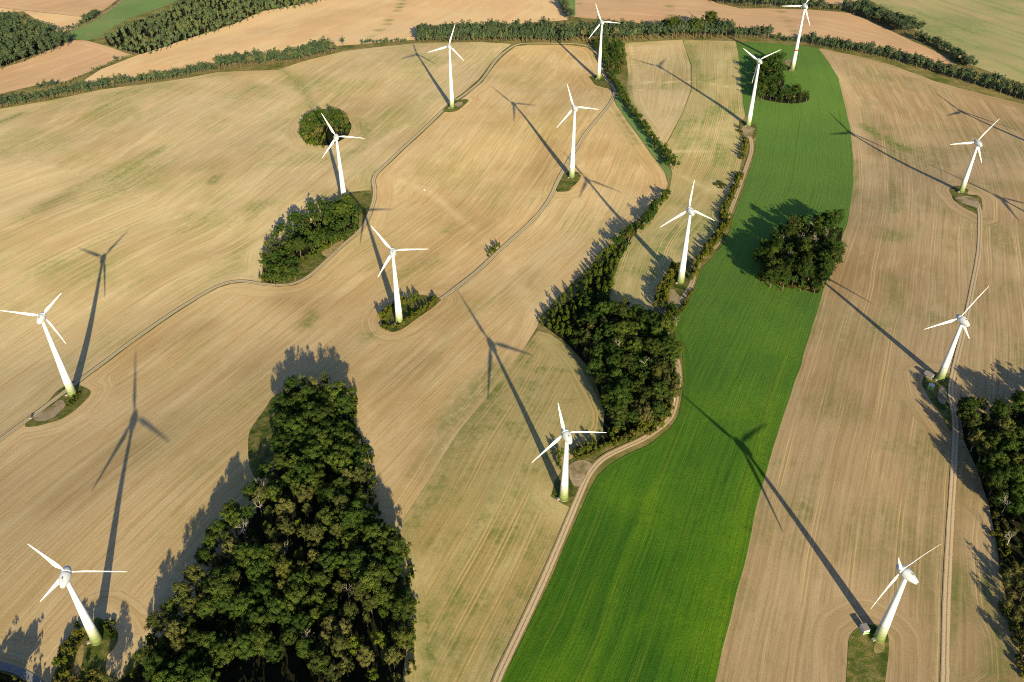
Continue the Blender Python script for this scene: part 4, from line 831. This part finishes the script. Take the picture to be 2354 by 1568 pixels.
for (pl, cg), L in groups.items():
    L.sort(key=lambda t: t['py'])
    n = len(L); rowsz = max(1, int(round(math.sqrt(n) * .9)))
    if n <= 12 or (cg != 'tree' and n <= 28):
        L.sort(key=lambda t: t['px'])
        for i, t in enumerate(L):
            t['label'] = '%s %s, %s from the left at %s' % (colour(t), NAME[t['k']].replace('_', ' '), o_(i), pl) if n > 1 else '%s %s standing alone at %s' % (colour(t), NAME[t['k']].replace('_', ' '), pl)
            if t['k'] == 'dead': t['label'] = '%s %s, %s from the left in %s' % (colour(t), 'dead tree', o_(i), pl)
    else:
        for r_ in range(0, n, rowsz):
            row = sorted(L[r_:r_ + rowsz], key=lambda t: t['px'])
            for i, t in enumerate(row):
                t['label'] = '%s %s, %s from the left in row %s from the top of %s' % (colour(t), NAME[t['k']].replace('_', ' '), o_(i), o_(r_ // rowsz), pl)
                t['label'] = '%s %s, %s from left, %s row down, %s' % (colour(t), NAME[t['k']].replace('_', ' ').replace('broadleaf ', ''), o_(i), o_(r_ // rowsz), pl)
for t in TREES:
    if not t.get('solo'): continue
    o = empty(NAME[t['k']], (t['x'], t['y'], t['z']), t['r'])
    o.scale = (t['s'], t['s'], t['sz'])
    tag(o, t['label'], CATG[t['k']], '%ss of %s' % (CATG[t['k']], place_of(t)))
    if t['k'] == 'dead':
        obj('trunk', DEAD[t['v'] % len(DEAD)], o)
    else:
        c, tr = PROTO[t['k']][t['v'] % len(PROTO[t['k']])]
        cr_ = obj('crown', c, o); cr_['shade'] = float(WOODS[t['w']]['hue'] + ((t['v'] % 89) / 89 - .5) * .75); cr_['autumn'] = float(max(t['a'] * .8, .35 * max(0, (t['v'] % 53) / 53 - .55) if t['k'] in ('birch', 'oak') else 0)); obj('trunk', tr, o)
def build_mass(wi):
    L = [t for t in TREES if t['w'] == wi and not t.get('solo')]
    if not L: return
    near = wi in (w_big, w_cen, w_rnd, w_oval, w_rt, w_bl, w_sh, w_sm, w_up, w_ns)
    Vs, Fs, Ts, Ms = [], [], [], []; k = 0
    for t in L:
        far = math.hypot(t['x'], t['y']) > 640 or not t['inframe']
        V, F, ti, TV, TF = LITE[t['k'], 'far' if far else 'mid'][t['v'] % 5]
        c, s = math.cos(t['r']), math.sin(t['r'])
        for vv, ff, tt, m in ((V, F, ti, {'oak': 0, 'birch': 1, 'slim': 2, 'bush': 3}[t['k']] if near else 0), (TV, TF, None, 4)):
            Q = vv * np.array([t['s'], t['s'], t['sz']])
            Q = np.column_stack([Q[:, 0] * c - Q[:, 1] * s + t['x'], Q[:, 0] * s + Q[:, 1] * c + t['y'], Q[:, 2] + t['z']])
            Vs.append(Q); Fs.append(ff + k); k += len(Q)
            if tt is None: Ts.append(np.zeros((len(Q), 3)))
            else:
                q = tt.copy(); dv = (t['v'] % 97) / 97 - .5
                kd = WOODS[wi]['hue'] + ({'birch': .25, 'slim': .28, 'bush': .25}.get(t['k'], 0) if not near else 0)
                q[:, 0] = np.clip(q[:, 0] + dv * .45 + kd, 0, 1); q[:, 1] = t['a'] * .8; Ts.append(q)
            Ms.append(np.full(len(ff), m))
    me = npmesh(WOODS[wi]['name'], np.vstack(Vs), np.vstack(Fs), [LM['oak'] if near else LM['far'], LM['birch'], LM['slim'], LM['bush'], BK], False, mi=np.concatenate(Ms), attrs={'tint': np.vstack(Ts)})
    o = obj(WOODS[wi]['name'], me); tag(o, WOODS[wi]['label'], 'woodland' if 'wood' in WOODS[wi]['name'] or 'copse' in WOODS[wi]['name'] else ('shrubs' if 'shrub' in WOODS[wi]['name'] or 'hedge' in WOODS[wi]['name'] else 'tree belt'), kind='stuff')
for wi in range(len(WOODS)): build_mass(wi)
print('woods', time.time() - T0)

# ---------------------------------------------------------------- wind turbines
def plain(name, col, rough=0.5, spec=.4, metal=0):
    M = N(name); n = M.noise(M.n('ShaderNodeTexCoord').outputs['Object'], .8, 4)
    k = M.ramp(n, .3, .7, .94, 1.03)
    cc = M.n('ShaderNodeVectorMath', operation='SCALE'); cc.inputs[0].default_value = col; M.l(k, cc.inputs['Scale'])
    return M.out(cc.outputs[0], rough, spec, metal=metal)
m_white = plain('turbine_white', (0.72, 0.78, 0.86), .42)
m_nac = plain('nacelle_white', (0.60, 0.66, 0.74), .45)
m_red = plain('warning_red', (0.62, 0.07, 0.04), .5)
m_conc = rough_mat('concrete', ((0.42, 0.40, 0.36), (0.5, 0.48, 0.43), (0.35, 0.33, 0.29)), .8, .02, 4)
m_doorg = plain('door_green', (0.10, 0.22, 0.07), .5)
m_dark = plain('dark_grey', (0.06, 0.065, 0.07), .6)
m_grey = plain('roof_grey', (0.32, 0.29, 0.27), .7)
m_signg = plain('sign_green', (0.10, 0.42, 0.06), .5)
m_lime = plain('lime_green', (0.35, 0.62, 0.16), .5)
M = N('tower_bands')
z = M.sep(M.n('ShaderNodeTexCoord').outputs['Object'])[2]
x = M.n('ShaderNodeValToRGB'); x.color_ramp.interpolation = 'CONSTANT'
M.l(M.math('DIVIDE', z, 22.0), x.inputs[0])
cr = x.color_ramp; bands = [(0, (0.150, 0.200, 0.060)), (2.3, (0.215, 0.270, 0.110)), (4.4, (0.29, 0.34, 0.19)), (6.4, (0.38, 0.42, 0.31)), (8.3, (0.48, 0.52, 0.46)), (11.0, (0.72, 0.78, 0.86))]
cr.elements[0].position = 0; cr.elements[0].color = (*bands[0][1], 1); cr.elements[1].position = bands[1][0] / 22; cr.elements[1].color = (*bands[1][1], 1)
for zz, c_ in bands[2:]:
    e_ = cr.elements.new(zz / 22); e_.color = (*c_, 1)
nz = M.noise(M.comb(0.0, 0.0, z), .35, 2); kk = M.ramp(nz, .3, .7, .95, 1.02)
cc = M.n('ShaderNodeVectorMath', operation='SCALE'); M.l(x.outputs[0], cc.inputs[0]); M.l(kk, cc.inputs['Scale'])
m_tower = M.out(cc.outputs[0], .42, .4)

def lathe(prof, n=28, axis='z'):
    a = np.arange(n) / n * 2 * math.pi; V = []; F = []
    for r_, z_ in prof: V.append(np.column_stack([np.cos(a) * r_, np.sin(a) * r_, np.full(n, z_)]))
    V = np.vstack(V); i = np.arange(n); j = (i + 1) % n
    for k in range(len(prof) - 1): F.append(np.column_stack([k * n + i, k * n + j, (k + 1) * n + j, (k + 1) * n + i]))
    V = np.vstack([V, [[0, 0, prof[0][1]], [0, 0, prof[-1][1]]]]); c0 = len(V) - 2
    F3 = np.vstack([np.column_stack([np.full(n, c0), j, i]), np.column_stack([np.full(n, c0 + 1), (len(prof) - 1) * n + i, (len(prof) - 1) * n + j])])
    if axis == 'y': V = np.column_stack([V[:, 0], V[:, 2], -V[:, 1]]);
    return V, [np.vstack(F), F3]
def boxm(cx_, cy_, cz_, sx, sy, sz, bev=0.0):
    bm = bmesh.new(); bmesh.ops.create_cube(bm, size=1, matrix=Matrix.Translation((cx_, cy_, cz_)) @ Matrix.Diagonal((sx, sy, sz, 1)))
    if bev: bmesh.ops.bevel(bm, geom=bm.edges[:], offset=bev, segments=2, affect='EDGES', profile=.6)
    return bm
def bobj(name, bm, mat, parent, smooth=False):
    me = bpy.data.meshes.new(name); bm.to_mesh(me); bm.free(); me.materials.append(mat)
    if smooth: me.polygons.foreach_set('use_smooth', [True] * len(me.polygons))
    return obj(name, me, parent)
def tower_r(z_, h): 
    t = z_ / h; return (1.72 * (1 - t) ** 1.15 + .86) if h < 52 else (1.95 * (1 - t) ** 1.1 + .92)
def blade_mesh(Rl):
    st = [(0.9, .62, 0, .62), (1.6, .62, 0, .60), (2.6, .78, 3, .50), (4.0, 1.35, 10, .36), (5.6, 2.0, 13, .28), (7.2, 2.08, 11, .24), (9.5, 1.82, 9, .20), (13, 1.45, 6.5, .17), (17, 1.08, 4, .15), (20.5, .80, 2.5, .14), (23.2, .56, 1.5, .13), (24.6, .40, 1, .12), (25.15, .14, 1, .12)]
    n = 16; V = []
    for zr, ch, tw, th in st:
        a = np.arange(n) / n * 2 * math.pi
        rootf = min(1, max(0, (zr - 1.6) / 3))
        xc = np.cos(a) * ch * .5 - rootf * ch * .18
        yy = np.sin(a) * ch * .5 * (th * 1.0 if rootf else 1.0) * np.where(np.cos(a) > 0, 1.0 - .55 * rootf * np.cos(a), 1.0)
        if rootf == 0: yy = np.sin(a) * ch * .5
        t = R(tw + 4); bend = -0.026 * zr * (zr / 25.0) * 1.0
        V.append(np.column_stack([xc * math.cos(t) - yy * math.sin(t), xc * math.sin(t) + yy * math.cos(t) + bend, np.full(n, zr * Rl / 25.25)]))
    V = np.vstack(V); i = np.arange(n); j = (i + 1) % n; F = []
    for k in range(len(st) - 1): F.append(np.column_stack([k * n + i, k * n + j, (k + 1) * n + j, (k + 1) * n + i]))
    c = len(V); V = np.vstack([V, V[-n:].mean(0)[None]])
    F3 = np.column_stack([np.full(n, c), (len(st) - 1) * n + i, (len(st) - 1) * n + j])
    return npmesh('blade', V, [np.vstack(F), F3], m_white, True)
BL = blade_mesh(25.25); BL2 = blade_mesh(29.2)
SPIN = [(0.02, 3.05), (.45, 2.98), (.95, 2.7), (1.4, 2.2), (1.75, 1.5), (1.98, .7), (2.12, -.1), (2.2, -.9)]
BODY = [(2.22, -.98), (2.36, -1.4), (2.42, -2.1), (2.38, -3.0), (2.2, -4.2), (1.9, -5.3), (1.5, -6.4), (1.15, -7.2), (.9, -7.7), (.62, -7.95)]
m_spin = lathe([(r_, z_) for r_, z_ in SPIN][::-1], 32, 'y'); m_body = lathe([(r_, z_) for r_, z_ in BODY][::-1], 32, 'y')
ME_SPIN = npmesh('hub', m_spin[0], m_spin[1], m_nac, True); ME_BODY = npmesh('nacelle', m_body[0], m_body[1], m_nac, True)
TILT = .096
def turbine(x_, y_, yaw, ph, h, Rl, label, red=False, sc=1.0, hidden_base=False):
    z_ = float(zt(x_, y_)[0])
    t = empty('wind_turbine', (x_, y_, z_))
    tag(t, label, 'wind turbine', 'white wind turbines in the fields')
    V, F = lathe([(2.6, -.6), (2.75, .1), (2.75, .38), (2.3, .42), (2.3, .5)], 32); obj('foundation', npmesh('foundation', V, F, m_conc, False), t)
    prof = [(tower_r(q, h) if q > 1.5 else tower_r(q, h) + .25 * (1.5 - q) / 1.5, q + (.5 if q == 0 else 0)) for q in list(np.linspace(0, h - 1.2, 26))]
    V, F = lathe(prof, 28); tw = obj('tower', npmesh('tower', V, F, m_tower, True), t)
    # flanges between sections
    for fz in (h * .34, h * .66):
        r0 = tower_r(fz, h) + .03; V, F = lathe([(r0, fz - .06), (r0 + .02, fz), (r0, fz + .06)], 28); obj('flange', npmesh('flange', V, F, m_nac, True), tw)
    da = -1.2
    d = boxm(0, 0, 0, .95, .18, 2.1, .03); bmesh.ops.transform(d, matrix=Matrix.Rotation(da, 4, 'Z') @ Matrix.Translation((0, -(tower_r(2, h) + .02), 2.3)), verts=d.verts); bobj('door', d, m_doorg, tw)
    s = boxm(0, 0, 0, 1.3, 1.6, 1.0, .02); bmesh.ops.transform(s, matrix=Matrix.Rotation(da, 4, 'Z') @ Matrix.Translation((0, -(tower_r(1, h) + .9), .75)), verts=s.verts); bobj('steps', s, m_grey, tw)
    if red:
        q = h * .325; V, F = lathe([(tower_r(q - 1, h) + .03, q - 1.0), (tower_r(q + 1, h) + .03, q + 1.0)], 28); obj('red_band', npmesh('red_band', V, F, m_red, True), tw)
    # machine head: local +Y points away from the wind tail; rotor centre 2.7 m ahead of the tower axis
    k = Rl / 25.25
    head = Matrix.Translation((0, 0, h)) @ Matrix.Rotation(-yaw, 4, 'Z') @ Matrix.Rotation(TILT, 4, 'X') @ Matrix.Translation((0, 2.7, 0)) @ Matrix.Scale(k, 4)
    nac = obj('nacelle', ME_BODY, t); nac.matrix_local = head
    hb = obj('hub', ME_SPIN, t); hb.matrix_local = head
    v = boxm(0, -7.96, -.05, .75, .12, .32, .02); bobj('tail_vent', v, m_dark, nac)
    v = boxm(0, -4.6, 2.25, .5, .9, .5, .05); bobj('hatch', v, m_grey, nac)
    TVm = merge([tube((.3, -6.0, 1.5), (.3, -6.0, 2.9), .05, .04), tube((-.1, -6.0, 2.85), (.7, -6.0, 2.85), .04, .04)]); obj('wind_vane', npmesh('wind_vane', TVm[0], TVm[1], m_dark, True), nac)
    for q in range(3):
        a = ph + q * 2 * math.pi / 3          # angle from the rotor's side axis towards up
        b = obj('blade', BL, t) if Rl < 27 else obj('blade', BL2, t)
        b.matrix_local = Matrix.Translation((0, 0, h)) @ Matrix.Rotation(-yaw, 4, 'Z') @ Matrix.Rotation(TILT, 4, 'X') @ Matrix.Translation((0, 2.7, 0)) @ Matrix.Rotation(math.pi / 2 - a, 4, 'Y')
    return t
TB = {'A': (-196.45, 227.84, -0.187, 1.869, 47.09, 'short white turbine with lime base on the scrubby island, bottom left corner'),
      'B': (-300.99, 428.48, -0.099, 2.873, 63.28, 'white turbine at the left edge beside the straight farm track and sandy patch'),
      'C': (-156.64, 691.24, -0.136, 6.160, 65.78, 'white turbine whose foot is hidden behind the oval copse'),
      'D': (-82.75, 491.35, -0.119, 2.095, 59.60, 'white turbine ringed by low shrubs at the end of the narrow middle track'),
      'E': (-70.32, 930.97, -0.212, 3.361, 70.33, 'white turbine on the winding track in the upper left stubble, one blade upright'),
      'F': (59.10, 744.64, -0.244, 1.921, 70.16, 'white turbine on a grass wedge in the middle of the warm stubble field'),
      'G': (113.11, 1059.22, -0.198, 1.973, 70.96, 'farthest turbine before the top tree belt, at the track bend'),
      'H': (262.51, 870.02, -0.181, 0.437, 71.06, 'white turbine at the upper end of the sandy track, two blades raised in a V'),
      'I': (356.40, 1037.09, -0.131, 3.125, 77.15, 'tall turbine with a red band round its tower, top of the green field'),
      'J': (414.62, 686.90, -0.110, 1.081, 47.05, 'white turbine in the upper right tan field beside a gravel hook'),
      'K': (276.06, 409.35, -0.271, 5.381, 46.07, 'white turbine by the right-edge wood with two small cabins at its foot'),
      'L': (173.03, 227.66, -0.549, 2.196, 47.05, 'white turbine seen from above on a rounded grass island, bottom right'),
      'M': (28.66, 312.75, -0.320, 3.906, 46.31, 'white turbine beside the sandy track between olive stubble and green crop, bottom centre'),
      'N': (131.66, 540.16, -0.208, 1.594, 62.09, 'white turbine with one blade straight up behind the long central wood'),
      'O': (557.4, 754.2, -0.25, 1.15, 47.0, 'turbine just beyond the right edge, its shadow on the upper tan field'),
      'P': (484.4, 531.4, -0.10, 1.70, 47.0, 'turbine just beyond the right edge, its shadow near the gravel hook')}
for k_, (x_, y_, yaw, ph, h, lb) in TB.items():
    turbine(x_, y_, yaw, ph, h, 29.2 if k_ == 'I' else 25.25, lb, red=(k_ == 'I'))

# ---------------------------------------------------------------- transformer cabins, sign
def cabin(px, py, L_, W_, H_, rz, label, body, roof, stripe=None, name='transformer_cabin'):
    P = at([(px, py)])[0]; t = empty(name, (P[0], P[1], float(zt(P[0], P[1])[0]) + .3), rz); tag(t, label, 'cabin')
    bobj('plinth', boxm(0, 0, -.15, L_ + .3, W_ + .3, .5, .03), m_conc, t)
    bobj('wall', boxm(0, 0, H_ / 2 + .1, L_, W_, H_, .04), body, t)
    bobj('roof', boxm(0, 0, H_ + .2, L_ + .25, W_ + .25, .22, .05), roof, t)
    d = bobj('door', boxm(-L_ * .22, -W_ / 2 - .03, H_ * .47, .9, .06, H_ * .72, .01), m_doorg if stripe is None else m_lime, t)
    bobj('handle', boxm(-L_ * .22 + .33, -W_ / 2 - .09, H_ * .5, .06, .08, .3), m_dark, d)
    if stripe: bobj('painted_panel', boxm(L_ * .22, -W_ / 2 - .02, H_ * .32, L_ * .48, .04, H_ * .36), stripe, t)
    bobj('vent', boxm(L_ / 2 + .02, 0, H_ * .6, .05, .9, .5), m_dark, t)
    return t
cabin(1985, 1450, 2.9, 3.6, 2.5, R(12), 'small white transformer cabin with grey roof and green panels beside the bottom right turbine', m_white, m_grey, m_signg)
cabin(2138, 893, 3.2, 2.6, 2.5, R(-20), 'green transformer cabin with a pale flat roof near the wood', m_lime, m_nac)
cabin(2133, 866, 2.6, 5.4, 2.4, R(35), 'long grey container cabin at the shaded corner of the island', m_grey, m_grey)
P = at([(71, 966)])[0]; z0 = float(zt(P[0], P[1])[0])
t = empty('notice_board', (P[0], P[1], z0), R(20)); tag(t, 'small dark notice board standing by the track at the tip of the left turbine island', 'notice board')
for sx in (-.8, .8): bobj('post', boxm(sx, 0, 1.0, .12, .12, 2.4), m_dark, t)
bobj('panel', boxm(0, -.1, 1.6, 1.7, .08, 1.1, .01), m_grey, t); bobj('roof', boxm(0, 0, 2.28, 2.1, .6, .1, .01), m_dark, t)
P = at([(975, 437)])[0]
t = tag(empty('marker_stone', (P[0], P[1], float(zt(P[0], P[1])[0]))), 'tiny white marker stone alone in the stubble near the dry gully', 'stone')
bm = bmesh.new(); bmesh.ops.create_icosphere(bm, subdivisions=2, radius=.9)
for v in bm.verts: v.co *= random.uniform(.85, 1.1); v.co.z = v.co.z * .8 + .3
bobj('stone', bm, m_white, t)

# ---------------------------------------------------------------- light, sky, camera
w = bpy.data.worlds.new('World'); scene.world = w; w.use_nodes = True
nt = w.node_tree; bg = nt.nodes['Background']; sky = nt.nodes.new('ShaderNodeTexSky'); sky.sky_type = 'NISHITA'
sky.sun_disc = False; sky.sun_elevation = SUN_EL; sky.sun_rotation = math.pi + SUN_AZ; sky.air_density = 1.0; sky.dust_density = 1.0
bg.inputs[1].default_value = 0.10
tint = nt.nodes.new('ShaderNodeMix'); tint.data_type = 'RGBA'; tint.blend_type = 'MULTIPLY'; tint.inputs[0].default_value = 1; tint.inputs[7].default_value = (.80, .92, 1.18, 1)
nt.links.new(sky.outputs[0], tint.inputs[6]); nt.links.new(tint.outputs[2], bg.inputs[0])
sd = bpy.data.lights.new('sun', 'SUN'); sd.energy = 8.0; sd.angle = R(0.53); sd.color = (1.0, 0.84, 0.50)
so = bpy.data.objects.new('sun', sd); link(so)
tr = Vector((math.sin(SUN_AZ) * math.cos(SUN_EL), math.cos(SUN_AZ) * math.cos(SUN_EL), -math.sin(SUN_EL)))
so.rotation_euler = tr.to_track_quat('-Z', 'Y').to_euler()
so.location = (200, -600, 400)
cd = bpy.data.cameras.new('camera'); cd.sensor_width = 36; cd.lens = FOC / 2353 * 36; cd.clip_start = 1; cd.clip_end = 30000
co = bpy.data.objects.new('camera', cd); link(co)
co.matrix_world = Matrix(((RT[0], UP[0], -FW[0], 0), (RT[1], UP[1], -FW[1], 0), (RT[2], UP[2], -FW[2], CAM_H), (0, 0, 0, 1)))
scene.camera = co
scene.view_settings.view_transform = 'Standard'; scene.view_settings.look = 'None'; scene.view_settings.exposure = 0; scene.view_settings.gamma = 1
scene.render.engine = 'CYCLES'
scene.cycles.max_bounces = 4; scene.cycles.diffuse_bounces = 2; scene.cycles.glossy_bounces = 2; scene.cycles.transmission_bounces = 2
scene.cycles.use_denoising = False
scene.cycles.pixel_filter_type = 'BLACKMAN_HARRIS'; scene.cycles.filter_width = 1.05
print('done', time.time() - T0)
